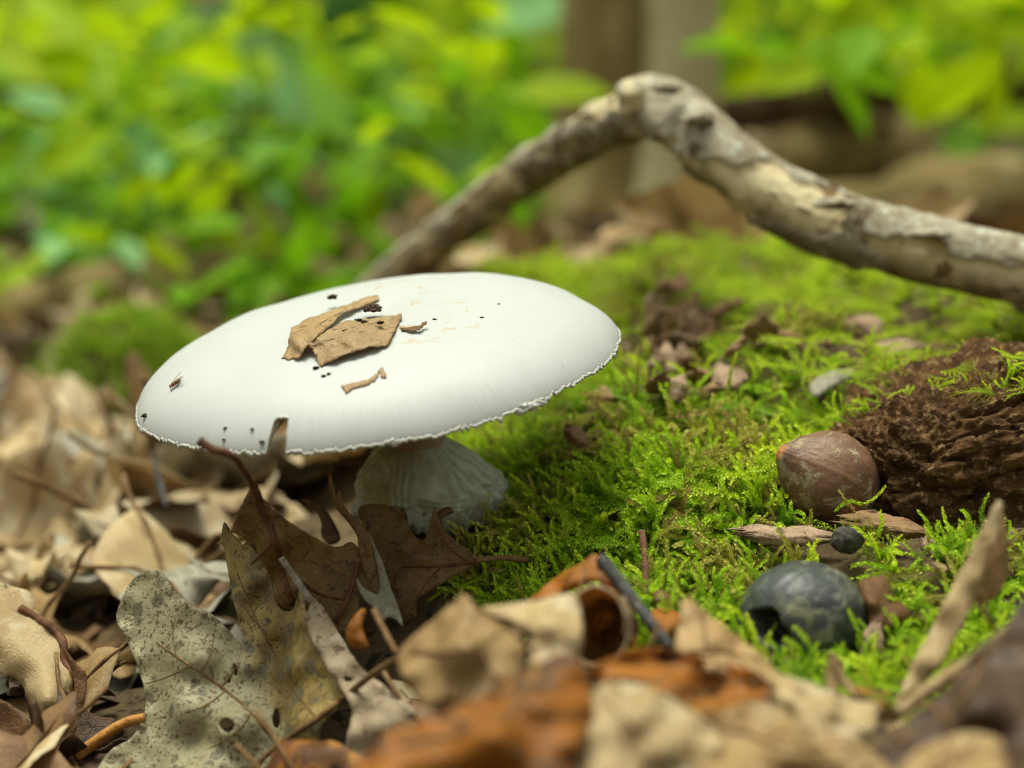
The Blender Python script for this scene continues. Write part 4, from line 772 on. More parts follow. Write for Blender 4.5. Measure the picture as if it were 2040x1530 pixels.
def frond(kind, seed):
    r_ = np.random.default_rng(seed); V, F, T = [], [], []; mm = .001
    if kind == 'pin':
        Ln = r_.uniform(9.5, 14) * mm; k = r_.uniform(.4, .9); t = np.linspace(0, 1, 12)
        path = np.stack([Ln * (.25 * t + k * t ** 2), Ln * .12 * np.sin(t * 3 + seed), Ln * (.85 * t - .35 * k * t ** 2.5)], -1)
        leaflets(path, V, F, T, .56 * mm, .25 * mm, .45, .17 * mm, seed)
        nb = 17
        for i in range(nb):
            for s in (-1, 1):
                tb_ = .15 + .78 * (i + .25 * (s + 1)) / nb; k_ = int(tb_ * 11); p = path[k_]; ta = path[min(k_ + 1, 11)] - path[k_ - 1]; ta /= np.linalg.norm(ta)
                lb = Ln * (.34 * math.sin(min(1, tb_ * 1.15 + .12) * math.pi) + .06) * r_.uniform(.75, 1.2)
                side = np.array([0, s, .0]); up = np.cross(ta, side); u_ = np.linspace(0, 1, 5)[:, None]
                d_ = side * .8 + ta * .62; bpth = p + d_ * lb * u_ + ta * lb * .18 * u_ ** 2 + np.array([0, 0, -.20]) * lb * u_ ** 2 * r_.uniform(-.6, 1.4)
                leaflets(bpth, V, F, T, .40 * mm, .19 * mm, .48, .17 * mm, seed * 50 + i * 2 + s, tb_ * .6, min(1, tb_ * .6 + .45))
    else:
        nst = 3 if kind == 'braid' else 1
        for j in range(nst):
            Ln = r_.uniform(4.5, 8) * mm; az = r_.uniform(0, 6.28); cu = r_.uniform(.5, 1.7); t = np.linspace(0, 1, 14)
            ang = r_.uniform(.1, .5) + cu * t ** 1.6; h = np.cumsum(np.sin(ang)) / 14 * Ln; z = np.cumsum(np.cos(ang)) / 14 * Ln
            path = np.stack([h * math.cos(az), h * math.sin(az), z], -1)
            leaflets(path, V, F, T, 1.0 * mm, .62 * mm, .36, .14 * mm, seed * 9 + j, .1, 1.0, .45)
    me = raw_mesh('moss_frond_%s' % kind, V, F, False); a = me.attributes.new('tip', 'FLOAT', 'POINT'); a.data.foreach_set('value', np.array(T, np.float32)); return me
def moss_mat(name, low, mid, tipc, brown=None, transl=.35):
    b = NB(name); t = b.attr('tip'); r = b.rand()
    c = b.mix(b.ramp(t, .0, .45), low, mid); c = b.mix(b.ramp(t, .45, 1.0), c, tipc)  # base colour darkened to paint shade into the gaps; paler tips are new growth
    c = b.mix(b.math('MULTIPLY', b.ramp(r, .2, 1.0), .55), c, tipc)
    if brown: c = b.mix(b.math('MULTIPLY', b.ramp(b.math('FRACT', b.math('MULTIPLY', r, 7.3)), .80, .92), .8), c, brown)
    return b.out(c, .45, .35, None, transl)
MAT['moss'] = moss_mat('green_moss', (.03, .06, .006), (.17, .34, .010), (.47, .66, .03), (.24, .17, .05))
MAT['moss_olive'] = moss_mat('olive_moss', (.08, .075, .012), (.29, .28, .03), (.54, .52, .11), (.30, .20, .08))
MAT['moss_bright'] = moss_mat('bright_moss', (.09, .14, .01), (.35, .53, .010), (.66, .78, .045), (.30, .24, .05))
def coll(name, meshes, mat):
    c = bpy.data.collections.new(name)
    for m in meshes:
        m = m.copy(); m.materials.clear(); m.materials.append(mat); o = bpy.data.objects.new(m.name, m); c.objects.link(o)
    return c
fr_pin = [frond('pin', s) for s in (1, 2, 3, 4)]; fr_br = [frond('braid', s) for s in (11, 12, 13)]; fr_one = [frond('one', s) for s in (21, 22)]
def scatter(name, label, pts, rots, scl, idx, collection, cat='moss', kind='stuff'):
    me = bpy.data.meshes.new(name); me.from_pydata([tuple(p) for p in pts], [], [])
    a = me.attributes.new('rot', 'FLOAT_VECTOR', 'POINT'); a.data.foreach_set('vector', np.asarray(rots, np.float32).ravel())
    a = me.attributes.new('scl', 'FLOAT', 'POINT'); a.data.foreach_set('value', np.asarray(scl, np.float32))
    a = me.attributes.new('idx', 'INT', 'POINT'); a.data.foreach_set('value', np.asarray(idx, np.int32))
    o = bpy.data.objects.new(name, me); COL.objects.link(o)
    g = bpy.data.node_groups.new(name + '_nodes', 'GeometryNodeTree')
    g.interface.new_socket('Geometry', in_out='INPUT', socket_type='NodeSocketGeometry'); g.interface.new_socket('Geometry', in_out='OUTPUT', socket_type='NodeSocketGeometry')
    gi = g.nodes.new('NodeGroupInput'); go = g.nodes.new('NodeGroupOutput'); ip = g.nodes.new('GeometryNodeInstanceOnPoints')
    ci = g.nodes.new('GeometryNodeCollectionInfo'); ci.inputs['Collection'].default_value = collection; ci.inputs['Separate Children'].default_value = True; ci.inputs['Reset Children'].default_value = True
    def na_(nm, tp):
        q = g.nodes.new('GeometryNodeInputNamedAttribute'); q.data_type = tp; q.inputs['Name'].default_value = nm; return q.outputs[0]
    ip.inputs['Pick Instance'].default_value = True
    g.links.new(gi.outputs[0], ip.inputs['Points']); g.links.new(ci.outputs[0], ip.inputs['Instance']); g.links.new(na_('idx', 'INT'), ip.inputs['Instance Index'])
    e2r = g.nodes.new('FunctionNodeEulerToRotation'); g.links.new(na_('rot', 'FLOAT_VECTOR'), e2r.inputs[0]); g.links.new(e2r.outputs[0], ip.inputs['Rotation'])
    g.links.new(na_('scl', 'FLOAT'), ip.inputs['Scale']); g.links.new(ip.outputs[0], go.inputs[0])
    m = o.modifiers.new('scatter', 'NODES'); m.node_group = g
    return tag(o, label, cat, None, kind)
N = 60000
mx = rng.uniform(-.06, .24, N); my = rng.uniform(.27, .72, N); mz = hz(mx, my); mp = np.stack([mx, my, mz], -1)
px, py, dd = proj(mp)
keep = (px > 860) & (px < 2250) & (py < 1480)
left_edge = np.interp(py, [500, 560, 700, 900, 1000, 1060, 1150, 1220, 1300, 1500], [980, 960, 930, 900, 960, 930, 890, 960, 1200, 1500])
edge_n = fbm(mp, 60, 3, 5); keep &= px > left_edge + edge_n * 90
front = np.interp(px, [900, 1050, 1250, 1400, 1600, 1800, 2040, 2250], [1250, 1260, 1290, 1330, 1400, 1440, 1450, 1450]); keep &= py < front
dens = np.full(N, 1.0)
wood = inpoly(np.array([(1690, 800), (1760, 740), (2300, 690), (2300, 1080), (1900, 1090), (1760, 1060), (1720, 960)]), px, py); dens[wood] = .02
soil = inpoly(np.array([(1600, 690), (1680, 640), (1850, 670), (2300, 680), (2300, 800), (1760, 790), (1690, 760)]), px, py); dens[soil] *= .16
heap = ((px - 1370) / 115) ** 2 + ((py - 700) / 85) ** 2 < 1 + edge_n; dens[heap] *= .03
dens *= np.where(dd > .45, .55, 1.0) * np.where(fbm(mp, 45, 2, 30) < -.24, .3, 1.0)
keep &= rng.random(N) < dens * .55
footd = np.hypot(mx - fc[0], my - fc[1]) < .017; keep &= ~footd
for c, r_ in ((P(1655, 960, .356), .0095), (P(1650, 1010, .346), .008), (P(1560, 1075, .339), .004), (P(1600, 1078, .338), .004), (P(1690, 1080, .333), .005), (P(1760, 1055, .342), .005), (P(1800, 1062, .341), .004), (P(1600, 1240, .313), .0115), (P(1585, 1300, .303), .005)): keep &= np.hypot(mx - c[0], my - c[1]) > r_
mp = mp[keep]; px, py, dd = px[keep], py[keep], dd[keep]; n = len(mp)
ol = smooth01(.0, .25, fbm(mp, 38, 3, 12) + .35 * np.exp(-(((px - 1400) / 130) ** 2 + ((py - 1020) / 140) ** 2)) - .06)
bright = smooth01(.0, .2, fbm(mp, 30, 2, 44) + .45 * smooth01(860, 640, py) + .22 * smooth01(1400, 1560, px) - .10)
kindm = np.where(rng.random(n) < ol * .8, 1, np.where(rng.random(n) < bright, 2, 0))
tilt = np.abs(rng.normal(0, .45, n)); yaw = rng.uniform(-math.pi, math.pi, n)
yaw = np.where(rng.random(n) < .45, rng.normal(-math.pi / 2, .9, n), yaw)       # fronds lean out over the slope
sc = rng.uniform(.8, 1.7, n) * (1 + .45 * np.exp(-((px - 1370) / 230) ** 2 - ((py - 960) / 200) ** 2)); rot = np.stack([rng.normal(0, .35, n), tilt + .3, yaw], -1)
allf = fr_pin + fr_br + fr_one
brd = smooth01(700, 1200, px) * smooth01(900, 780, py)
idx = np.where(rng.random(n) < np.clip(.22 + .45 * brd, 0, 1), rng.integers(4, 9, n), rng.integers(0, 4, n))
for kk, (mk, lab) in enumerate((('moss', 'deep green feathery moss carpeting the mound beside the mushroom'), ('moss_olive', 'olive yellowish feathery moss patches in front of the brown nut'), ('moss_bright', 'bright yellow-green moss cushions over the crest of the mound'))):
    k = kindm == kk; off = mp[k].copy(); off[:, 2] -= .0008 * sc[k]
    scatter('moss', lab, off, rot[k], sc[k], idx[k], coll('src_' + mk, allf, MAT[mk]))
tz = np.where((RVN[:, 2] > .45) & (noise(rvk, 55, 3) > .12))[0]; tz = rng.choice(tz, min(len(tz), 260), False); nw = len(tz)
scatter('moss', 'sparse bright moss tufts on top of the rotten wood chunk', rvk[tz] - [0, 0, .001], np.stack([rng.normal(0, .4, nw), rng.uniform(.2, 1.0, nw), rng.uniform(-3.1, 3.1, nw)], -1), rng.uniform(.5, 1.0, nw), rng.integers(0, 9, nw), bpy.data.collections['src_moss_bright'])
# single strands creeping over nut, bark and wood
def strand(label, pts, mat, wd=.75):
    c = catmull([P(*p) for p in pts], 8); V, F, T = [], [], []; leaflets(c, V, F, T, .0011, .00075 * wd, .34, .00017, len(label), .2, 1.0, .35)
    o = obj('moss_strand', np.array(V), F, MAT[mat], smooth=False); attr(o, 'tip', T); tag(o, label, 'moss strand')
strand('pale moss strand creeping over the foot of the brown nut', [(1660, 1020, .344), (1690, 1000, .343), (1720, 1003, .342), (1745, 990, .342), (1765, 968, .342)], 'moss_bright')
strand('thin straw-green moss strand standing before the brown nut', [(1690, 1010, .341), (1680, 990, .341), (1672, 978, .341)], 'moss_olive')
strand('hooked bright moss strand curling beside the bark strip', [(1738, 1056, .334), (1745, 1085, .332), (1750, 1110, .330), (1775, 1130, .328), (1830, 1138, .326)], 'moss_bright', 1.1)
strand('pale trailing moss strand over the far bare soil', [(1840, 640, .45), (1880, 665, .445), (1930, 685, .44), (1990, 690, .44), (2050, 682, .44)], 'moss_bright', 1.4)
strand('short pale moss strand on top of the rotten wood', [(1930, 752, .372), (1955, 738, .372), (1980, 726, .373)], 'moss_bright')
strand('green moss sprig climbing the face of the rotten wood', [(1830, 1010, .350), (1835, 970, .350), (1860, 930, .350), (1885, 890, .351)], 'moss_olive')
strand('braided straw-coloured moss strand arching below the bark strips', [(1310, 1068, .334), (1340, 1050, .332), (1380, 1056, .331), (1410, 1078, .331)], 'moss_olive')
strand('worm-like dry moss strand looping below the brown nut', [(1500, 1030, .343), (1530, 1040, .341), (1565, 1050, .341)], 'moss_olive')
strand('upright green moss tip beside the cap edge', [(1268, 790, .385), (1270, 755, .385), (1272, 715, .385)], 'moss_bright', 1.1)
strand('curling upright moss tip before the rotten heap', [(1450, 790, .385), (1455, 745, .386), (1468, 702, .387)], 'moss_bright', 1.2)

# ------------------------------------------------------------------ generic fallen leaves
def oak_shape(seed, lobes=3, ovate=False):
    r_ = np.random.default_rng(seed); side = [[], []]
    for s in (0, 1):
        if ovate:
            for t in np.linspace(.02, .98, 9): side[s].append((t, .30 * math.sin(math.pi * t ** .8) * r_.uniform(.93, 1.07)))
        else:
            side[s].append((.03, .012))
            for i in range(lobes):
                t = .16 + i * .66 / lobes; wdt = (.26, .36, .30, .24)[i] * r_.uniform(.85, 1.15)
                side[s] += [(t, .06 + .03 * i * r_.random()), (t + .06, wdt * .8), (t + .13, wdt), (t + .16, wdt * .8), (t + .20, .09)]
            side[s] += [(.90, .10), (.95, .05)]
    ol = [(0, .0)] + [(t, w_) for t, w_ in side[0]] + [(1.0, .0)] + [(t, -w_) for t, w_ in reversed(side[1])]
    pol = catmull(np.array(ol, float), 3, True); v2, f = tri_fill(pol, (), .075)
    k1, k2, k3 = r_.uniform(-1.2, 1.6), r_.uniform(-1.0, 2.2), r_.uniform(-1.0, 1.0)
    def lift(x, y): q = np.stack([x, y, x * 0], -1); return .5 * k1 * (x - .5) ** 2 + .9 * k2 * y ** 2 + .7 * k3 * (x - .5) * y + .10 * noise(q, 4, seed) + .04 * noise(q, 10, seed)
    me = raw_mesh('oak_leaf', np.stack([v2[:, 0] - .5, v2[:, 1], lift(v2[:, 0], v2[:, 1])], -1) * .05, f); me.materials.append(MAT['tan'])
    t = np.linspace(-.16, .92, 14); v, ff = tube(np.stack([t - .5, t * 0, lift(t, t * 0) + .004], -1), np.linspace(.011, .005, 14), 6)
    mr = raw_mesh('midrib', v * .05, ff); mr.materials.append(MAT['rib']); return me, mr
shapes = [oak_shape(s) for s in (31, 32, 33, 34, 35, 36)] + [oak_shape(s, 3, True) for s in (41, 42, 43)]
def put_leaf(p, rotv, size, mk, label, group, k, mid=.05):
    me, mr = shapes[k]; o = bpy.data.objects.new('oak_leaf' if k < 6 else 'beech_leaf', me); COL.objects.link(o); o.location = tuple(p); o.rotation_euler = rotv; o.scale = (size / .05,) * 3
    o.material_slots[0].link = 'OBJECT'; o.material_slots[0].material = MAT[mk]; m = o.modifiers.new('thickness', 'SOLIDIFY'); m.thickness = .0002
    c = bpy.data.objects.new('midrib', mr); COL.objects.link(c); c.parent = o
    tag(o, label, 'leaf', group)
WORDS = dict(pale='beige', tan='tan', brown='brown', dark='dark brown', orange='orange-brown', grey='greyish')
rl = random.Random(11)
def strew(n_, xr, yr, zoff, size, kinds, where, group, tilt_, test=None):
    c = 0; guard = 0
    while c < n_ and guard < n_ * 30:
        guard += 1
        x = rl.uniform(*xr); y = rl.uniform(*yr); z = float(hz(np.array([x]), np.array([y]))[0]) + rl.uniform(*zoff); a, b_, d = proj(np.array([x, y, z]))
        if not (-150 < a < 2190 and b_ < 1700) or (test and not test(a, b_, d)): continue
        mk = rl.choice(kinds); e_ = (rl.gauss(0, tilt_), rl.gauss(0, tilt_), rl.uniform(0, 6.28)); sz = rl.uniform(*size); k_ = rl.randrange(9); f_ = (sz - size[0]) / (size[1] - size[0]); tl = math.hypot(e_[0], e_[1])
        lab = ('small ' if f_ < .33 else 'large ' if f_ > .67 else 'mid-sized ') + WORDS[mk] + (' lobed' if k_ < 6 else ' oval') + (' dead leaf lying flat ' if tl < .4 else ' dead leaf tilted ' if tl < .8 else ' dead leaf upright ') + where
        put_leaf((x, y, z), e_, sz, mk, lab, group, k_); c += 1
strew(80, (-.28, .02), (.47, 1.0), (.002, .018), (.06, .10), ['pale', 'pale', 'pale', 'tan', 'tan', 'brown', 'grey'], 'in the litter beyond the mushroom', 'fallen leaves beyond the mushroom', .45, lambda a, b_, d: a < 880 + (d - .4) * 300 and b_ > 800)
strew(16, (-.12, .02), (.27, .42), (.0, .010), (.03, .05), ['pale', 'tan', 'brown', 'dark', 'grey'], 'in the litter under the mottled leaf', 'fallen leaves under the mottled leaf', .35, lambda a, b_, d: (a < 170 or 860 < a < 950) and b_ > 1230 and d > .30)
strew(34, (-.16, .0), (.375, .56), (.0, .012), (.04, .07), ['pale', 'pale', 'tan', 'grey', 'brown'], 'in the hollow behind the mottled leaf', 'fallen leaves in the hollow', .35, lambda a, b_, d: a < 600 and 1060 < b_ < 1420 and d > .385)
strew(40, (-.09, .11), (.19, .268), (-.010, -.001), (.025, .045), ['pale', 'tan', 'brown', 'orange', 'orange', 'dark'], 'in the heap before the orange leaf', 'fallen leaves heaped in front', .5, lambda a, b_, d: 640 < a and b_ > 1340)
strew(60, (-.5, .45), (.72, 1.5), (.002, .02), (.05, .09), ['pale', 'tan', 'tan', 'brown', 'dark'], 'on the forest floor behind the branch', 'fallen leaves far behind', .4)

# ------------------------------------------------------------------ background: trunks, logs, undergrowth
def trunk_mat(name, c1, c2, c3): return simple_mat(name, c1, c2, 14, c3, 40, (.55, .65), .9, 90, .8, .006, .15, (1, 1, .25))
MAT['trunk_a'] = trunk_mat('brown_bark', (.27, .20, .085), (.20, .15, .06), (.38, .30, .15)); MAT['trunk_b'] = trunk_mat('pale_bark', (.48, .43, .27), (.40, .35, .20), (.28, .23, .12)); MAT['trunk_d'] = trunk_mat('dark_bark', (.12, .085, .045), (.075, .05, .03), (.18, .13, .07))
def tree(label, px, d, wpx, mat, lean=0.0, hgt=4.0):
    g = P(px, 520, d); x, y = g[0], g[1]; z0 = float(hz(np.array([x]), np.array([y]))[0]); r = wpx / 2 / FPX * d
    t = empty('tree', (x, y, z0 - .03)); tag(t, label, 'tree', None)
    hs_ = np.concatenate([np.linspace(-.05, .3, 16), np.linspace(.35, hgt, 24)])
    pts = np.stack([x + lean * hs_, y + 0 * hs_, z0 + hs_], -1); rad = r * (1 + .9 * np.exp(-np.clip(hs_, 0, 9) / .035)) * (1 - .5 * np.clip(hs_, 0, 9) / hgt)
    v, f = tube(pts, rad, 48, .12, px * .01); obj('trunk', v, f, mat, t)
    lr = random.Random(px); V, F = [], []
    for i in range(9):
        h = lr.uniform(1.6, hgt - .3); a = lr.uniform(0, 6.28); L_ = lr.uniform(.4, .9)
        p0 = np.array([x + lean * h, y, z0 + h]); pts = catmull([p0, p0 + np.array([math.cos(a) * L_ * .5, math.sin(a) * L_ * .5, .15]), p0 + np.array([math.cos(a) * L_, math.sin(a) * L_, .45])], 5)
        v, f = tube(pts, np.linspace(r * .3, r * .06, len(pts)), 8); obj('limb', v, f, mat, t)
tree('brown-barked slim tree trunk rising behind the bend of the branch', 1200, 1.30, 175, MAT['trunk_a'], .01)
tree('pale-barked tree trunk standing close against the brown-barked one', 1352, 1.22, 140, MAT['trunk_b'], -.005)
tree('slender grey sapling stem among the broad leaves', 425, 1.5, 66, MAT['trunk_b'], .03, 2.5)
def log_(name, label, pts, r0, r1, mat, cat='log'):
    c = catmull([P(*p) for p in pts], 14); v, f = tube(c, np.linspace(r0, r1, len(c)), 40, .35, len(label)); n_ = v + (v - np.repeat(c, 40, axis=0)) * (.25 * fbm(v, 25, 3))[:, None]
    return tag(obj(name, n_, f, mat), label, cat)
log_('fallen_log', 'long dark fallen log lying across the green undergrowth', [(1400, 225, 1.45), (1600, 195, 1.4), (1850, 165, 1.35), (2150, 140, 1.3)], .020, .024, MAT['trunk_d'])
log_('fallen_log', 'mossy tan fallen log on the ground behind the branch', [(1480, 500, 1.05), (1700, 440, 1.08), (1950, 400, 1.1), (2200, 380, 1.1)], .022, .026, MAT['trunk_a'])
log_('fallen_log', 'short brown log end showing under the long dark log', [(1560, 330, 1.4), (1700, 300, 1.42), (1800, 285, 1.4)], .030, .026, MAT['trunk_a'])
log_('stump', 'dark rotting stump at the edge of the clearing', [(20, 990, .80), (30, 900, .80), (25, 780, .80), (30, 690, .80), (35, 665, .80)], .017, .012, MAT['trunk_d'], 'stump')
log_('fallen_log', 'brown weathered log behind the green mossy hump', [(-80, 640, 1.0), (150, 590, 1.02), (330, 560, 1.05), (480, 560, 1.08)], .014, .018, MAT['trunk_a'])
# mossy hump at left
hn = 9000; hx = P(270, 780, .72); a_ = rng.normal(0, 1, (hn, 2)); hp = np.stack([hx[0] + a_[:, 0] * .020, hx[1] + a_[:, 1] * .03], -1)
hump_c = P(275, 900, .78); hx = hump_c; v, f = ico(4); gvh = float(hz(np.array([hx[0]]), np.array([hx[1]]))[0])
hv = np.array([hump_c[0], hump_c[1], gvh - .004]) + v * [.040, .036, .056] * (1 + .25 * fbm(v, 1.5, 3, 3))[:, None]
tag(obj('boulder', hv, f, MAT['soil']), 'rounded stone hidden under a coat of green moss in the clearing', 'boulder')
sel = rng.integers(0, len(f), 4200); fa = np.array(f)[sel]; bw_ = rng.dirichlet((1, 1, 1), 4200)[..., None]; hp = (hv[fa] * bw_).sum(1)
scatter('moss', 'green moss coat on the rounded stone in the clearing', hp, np.stack([rng.normal(0, .5, 4200), rng.uniform(.1, .9, 4200), rng.uniform(-3.1, 3.1, 4200)], -1), rng.uniform(.9, 1.6, 4200), rng.integers(0, 9, 4200), bpy.data.collections['src_moss'])

# broad-leaved plants
def ovate(seed, fold=.25):
    r_ = np.random.default_rng(seed); n1_ = 10; V, F = [], []
    for i in range(n1_ + 1):
        t = i / n1_; w_ = .36 * math.sin(math.pi * t ** .75) * (1 if 0 < i < n1_ else 0) + .002
        for s in (-1, -.5, 0, .5, 1): V.append((t, s * w_, abs(s) * w_ * fold - .22 * t * t + .03 * math.sin(9 * t + s * 3 + seed)))
    for i in range(n1_):
        for k in range(4): F.append((i * 5 + k, i * 5 + k + 1, i * 5 + k + 6, i * 5 + k + 5))
    return raw_mesh('leaf', V, F)
ov = [ovate(s, f_) for s, f_ in ((1, .2), (2, .35), (3, .1))]
def green_mat(name, c1, c2, tc, transl=.45, rough=.4):
    b = NB(name); r = b.rand(); col = b.mix(r, c1, c2); col = b.mix(b.math('MULTIPLY', b.noise(6, 4), .25), col, (c1[0] * .6, c1[1] * .6, c1[2] * .6)); return b.out(col, rough + .15, .15, b.bump(b.noise(12, 4), .3, .02), transl, b.mix(.5, col, tc))
MAT['g_mid'] = green_mat('green_leaf', (.12, .30, .008), (.18, .38, .010), (.28, .60, .005)); MAT['g_lime'] = green_mat('lime_leaf', (.33, .50, .006), (.42, .56, .010), (.60, .78, .005), .5)
MAT['g_blue'] = green_mat('blue_green_leaf', (.17, .38, .12), (.23, .44, .17), (.25, .5, .1), .25, .4); MAT['g_dark'] = green_mat('dark_leaf_green', (.035, .11, .008), (.055, .15, .01), (.12, .3, .01)); MAT['g_yel'] = green_mat('yellowed_leaf', (.34, .33, .02), (.40, .34, .03), (.5, .45, .02), .5)
MAT['stem'] = simple_mat('plant_stem', (.12, .15, .05), (.17, .13, .06), 60)
def look(dirx, nrm):
    xa = Vector(dirx).normalized(); za = Vector(nrm); za = (za - xa * za.dot(xa)).normalized(); ya = za.cross(xa); return Matrix((xa, ya, za)).transposed().to_euler()
rp = random.Random(21)
def plant(label, bpx, d, leaves, group=None):
    d *= 1.35; leaves = list(leaves)
    for (a_, b_, L_, an_, mk_, f_) in leaves[:6]: leaves.append((a_ + rp.uniform(-150, 150), b_ + rp.uniform(-110, 90), L_ * rp.uniform(.5, .9), an_ + rp.uniform(-60, 60), rp.choice(['g_mid', 'g_lime', 'g_lime', 'g_dark'] if b_ < 350 else ['g_mid', 'g_mid', 'g_dark', 'g_blue']), rp.uniform(.3, .7)))
    """leaves: (px, py, length px, angle deg in view, material, face 0..1 towards the viewer)"""
    g = P(bpx, 400, d); z0 = float(hz(np.array([g[0]]), np.array([g[1]]))[0]); root = np.array([g[0], g[1], z0 - .005]); t = empty('plant', root); tag(t, label, 'plant', group)
    for (px_, py_, L_, an, mk, face) in leaves:
        dl = d + rp.uniform(-.10, .25); p = P(px_, py_, dl); dirv = RGT * math.cos(R(an)) + UPV * math.sin(R(an)) + FWD * rp.uniform(-.5, .2); nrm = -FWD * face + np.array([0, 0, 1.]) * (1 - face) + RGT * rp.uniform(-.2, .2)
        ln = L_ / FPX * dl; bs_ = p - dirv / np.linalg.norm(dirv) * ln * .5
        o = bpy.data.objects.new('leaf', rp.choice(ov)); COL.objects.link(o)
        if not o.data.materials: o.data.materials.append(MAT['g_mid'])
        o.material_slots[0].link = 'OBJECT'; o.material_slots[0].material = MAT[mk]
        o.parent = t; o.location = Vector(bs_ - root); o.rotation_euler = look(dirv, nrm); o.scale = (ln,) * 3
        mid = (root + bs_) / 2 + np.array([rp.uniform(-.02, .02), rp.uniform(-.02, .02), .04]); v, f = tube(catmull([root, mid, bs_], 6), np.linspace(.0022, .0010, 13), 7); obj('stem', v, f, MAT['stem'], t)
plant('plant with long pale blue-green leaves arching over the clearing', 470, 1.05, [(470, 130, 330, -20, 'g_blue', .55), (560, 190, 180, -30, 'g_blue', .4), (350, 60, 200, 20, 'g_mid', .5), (640, 110, 200, 15, 'g_mid', .5)])
plant('low plant with blue-green round leaves above the mossy stone', 300, .98, [(262, 285, 190, -8, 'g_blue', .6), (310, 425, 230, -35, 'g_blue', .55), (180, 350, 150, 160, 'g_mid', .5), (90, 400, 170, 10, 'g_mid', .5), (150, 470, 160, -15, 'g_blue', .4), (360, 500, 170, -40, 'g_blue', .4)])
plant('plant with broad deep green leaves sloping down toward the branch', 760, 1.12, [(720, 200, 330, -28, 'g_mid', .6), (830, 280, 300, -32, 'g_mid', .6), (560, 280, 200, 5, 'g_lime', .5), (700, 90, 260, -20, 'g_mid', .5), (820, 100, 220, 60, 'g_lime', .5), (900, 230, 160, -40, 'g_dark', .5)])
plant('sunlit lime-green plant behind the long pale leaves', 120, 1.25, [(110, 80, 300, 10, 'g_lime', .55), (250, 60, 260, -30, 'g_lime', .55), (60, 180, 260, 30, 'g_mid', .6), (200, 180, 260, -10, 'g_lime', .55), (180, 160, 120, -10, 'g_yel', .55), (330, 150, 240, 40, 'g_mid', .5), (30, 30, 240, 30, 'g_lime', .6), (400, 30, 240, -10, 'g_lime', .5)])
plant('yellow-green leafy plant beside the slim trunks', 930, 1.5, [(900, 60, 240, 20, 'g_lime', .6), (960, 40, 220, 50, 'g_lime', .6), (1010, 110, 230, -30, 'g_mid', .6), (860, 160, 240, -20, 'g_lime', .5), (790, 40, 260, 20, 'g_lime', .6), (1080, 60, 200, 20, 'g_mid', .5), (980, 160, 160, -10, 'g_blue', .5)])
plant('pale minty leaf spray hanging before the slim trunks', 1120, 1.15, [(1130, 20, 260, -10, 'g_blue', .6), (1040, 10, 220, 15, 'g_blue', .5)])
plant('small seedling with mint leaves at the foot of the slim trunks', 980, .92, [(935, 335, 110, -30, 'g_blue', .6), (1005, 480, 120, 40, 'g_blue', .5), (1060, 440, 170, -25, 'g_mid', .6), (1130, 480, 130, -15, 'g_mid', .5), (880, 310, 90, 20, 'g_mid', .5)])
plant('sunlit lime undergrowth plant above the long dark log', 1560, 1.75, [(1500, 40, 260, 10, 'g_lime', .6), (1620, 30, 280, -20, 'g_lime', .6), (1480, 120, 240, -30, 'g_lime', .6), (1570, 110, 240, 15, 'g_mid', .6), (1700, 60, 200, 30, 'g_lime', .6), (1440, 170, 170, 20, 'g_mid', .5)])
plant('taller lime plant leaning over the long dark log', 1900, 1.7, [(1850, 40, 280, 15, 'g_lime', .6), (1960, 50, 300, -15, 'g_lime', .6), (2040, 20, 260, 30, 'g_lime', .6), (1790, 30, 220, -30, 'g_mid', .6), (1930, 110, 220, 5, 'g_lime', .55)])
plant('small yellow-green plant under the long dark log', 2010, 1.2, [(2010, 400, 190, 40, 'g_lime', .6), (2000, 220, 170, -10, 'g_lime', .6), (1930, 270, 140, 20, 'g_mid', .5)])
plant('ground plant with yellowish leaves at the clearing edge', 60, 1.1, [(60, 500, 220, 40, 'g_lime', .5), (20, 560, 180, 60, 'g_lime', .5), (130, 540, 160, -20, 'g_mid', .4), (30, 330, 200, 20, 'g_mid', .5), (20, 420, 180, -20, 'g_mid', .5)])
plant('mid-green fern-like plant between sapling and broad leaves', 560, 1.35, [(520, 300, 190, 10, 'g_mid', .6), (600, 240, 170, -30, 'g_mid', .5), (480, 240, 160, 20, 'g_lime', .5), (640, 420, 150, -20, 'g_mid', .4), (560, 400, 140, 30, 'g_mid', .4), (680, 480, 150, 0, 'g_blue', .3)])
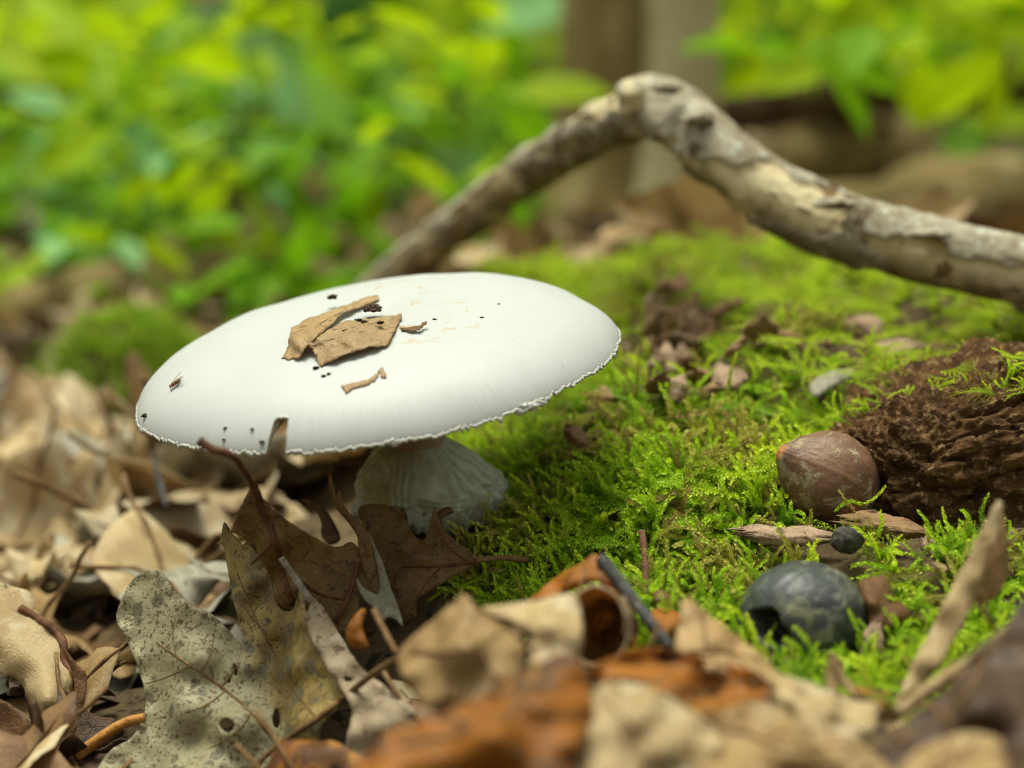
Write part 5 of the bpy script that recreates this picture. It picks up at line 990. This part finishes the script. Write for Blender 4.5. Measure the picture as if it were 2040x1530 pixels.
# mass of undergrowth and far foliage
def leaf_mass(name, label, n_, fn_, mat, smin, smax, seed):
    r_ = np.random.default_rng(seed); base = np.array([(0, 0, 0), (.35, .26, .05), (.7, .2, .02), (1, 0, -.08), (.7, -.2, .02), (.35, -.26, .05)]); V, F = [], []
    pts = fn_(r_, n_); n_ = len(pts)
    for i in range(n_):
        e = Euler((r_.normal(0, .6), r_.normal(.3, .5), r_.uniform(0, 6.28))).to_matrix(); V.append(pts[i] + (base @ np.array(e).T) * r_.uniform(smin, smax)); b0 = i * 6
        F += [(b0, b0 + 1, b0 + 2, b0 + 3), (b0, b0 + 3, b0 + 4, b0 + 5)]
    return tag(obj(name, np.concatenate(V), F, mat, smooth=False, origin=np.zeros(3)), label, 'undergrowth', kind='stuff')
def wall_pts(ymin, ymax, hmax, clump, thr, xw=1.1):
    def fn_(r_, n_):
        y = r_.uniform(ymin, ymax, n_ * 4); x = r_.uniform(-xw, xw, n_ * 4) * y * .62; z0 = hz(x, y, False); h = r_.uniform(0, 1, n_ * 4) ** 1.2 * hmax
        p = np.stack([x, y, z0 + h], -1); k = fbm(p, clump, 2, ymin) > thr; a_, b_, d_ = proj(p); k &= ~((y < 2.4) & (x > .0) & (b_ > 120) & (a_ > 1040)) & ~((y < 2.4) & (a_ > 1060) & (a_ < 1450)); return p[k][:n_]
    return fn_
leaf_mass('undergrowth', 'lime-green undergrowth filling the woodland behind', 5000, wall_pts(2.2, 4.6, .9, 2.2, .02), MAT['g_lime'], .05, .13, 1)
leaf_mass('undergrowth', 'mid-green undergrowth leaves behind the clearing', 2500, wall_pts(1.7, 4.2, .9, 2.5, .0), MAT['g_mid'], .05, .12, 2)
leaf_mass('undergrowth', 'distant dense woodland foliage closing the view', 16000, wall_pts(4.6, 9, 4.5, 1.0, -.3, 1.3), MAT['g_lime'], .12, .3, 3)
leaf_mass('undergrowth', 'scattered low green seedlings on the clearing floor', 1100, wall_pts(.95, 2.3, .14, 4, .04), MAT['g_mid'], .02, .06, 4)
leaf_mass('undergrowth', 'scattered low lime seedlings behind the clearing', 900, wall_pts(1.0, 2.4, .20, 4, .06), MAT['g_lime'], .03, .07, 5)
leaf_mass('undergrowth', 'bluish green low herbs on the clearing floor', 420, wall_pts(1.0, 1.9, .12, 4, .10), MAT['g_blue'], .02, .06, 9)
# far leaf litter and small debris
def litter(r_, n_):
    y = r_.uniform(.6, 2.6, n_ * 2); x = r_.uniform(-.7, .7, n_ * 2) * y; return np.stack([x, y, hz(x, y) + r_.uniform(.0, .012, n_ * 2)], -1)[:n_]
leaf_mass('leaf_litter', 'brown fallen leaf litter covering the far forest floor', 2600, litter, MAT['tan'], .03, .07, 6)
leaf_mass('leaf_litter', 'pale fallen leaf litter sprinkled on the far forest floor', 900, litter, MAT['pale'], .03, .06, 7)
# crumbs of wood on the bare soil
gv, gfc = [], []; i = 0
for _ in range(2600):
    px_ = rng.uniform(1230, 2040); py_ = rng.uniform(620, 1120)
    if not (((px_ - 1370) / 120) ** 2 + ((py_ - 700) / 85) ** 2 < 1 or (px_ > 1600 and 650 < py_ < 800) or (px_ > 1700 and py_ > 1030)): continue
    if len(gv) > 900: break
    x = (px_ - 1020) / FPX * (.37 + .1 * (900 - py_) / 300); y = rng.uniform(.35, .47); x = (px_ - 1020) / FPX * y; z = hz(np.array([x]), np.array([y]))[0]
    s = rng.uniform(.0004, .0016); gv.append(np.array([x, y, z + s * .3]) + o8 * s * rng.uniform(.4, 1.5, (6, 3))); gfc += [tuple(a + 6 * i for a in f) for f in f8]; i += 1
tag(obj('wood_debris', np.concatenate(gv), gfc, MAT['chip'], smooth=False), 'crumbs of rotten wood strewn over the bare soil', 'debris', kind='stuff')
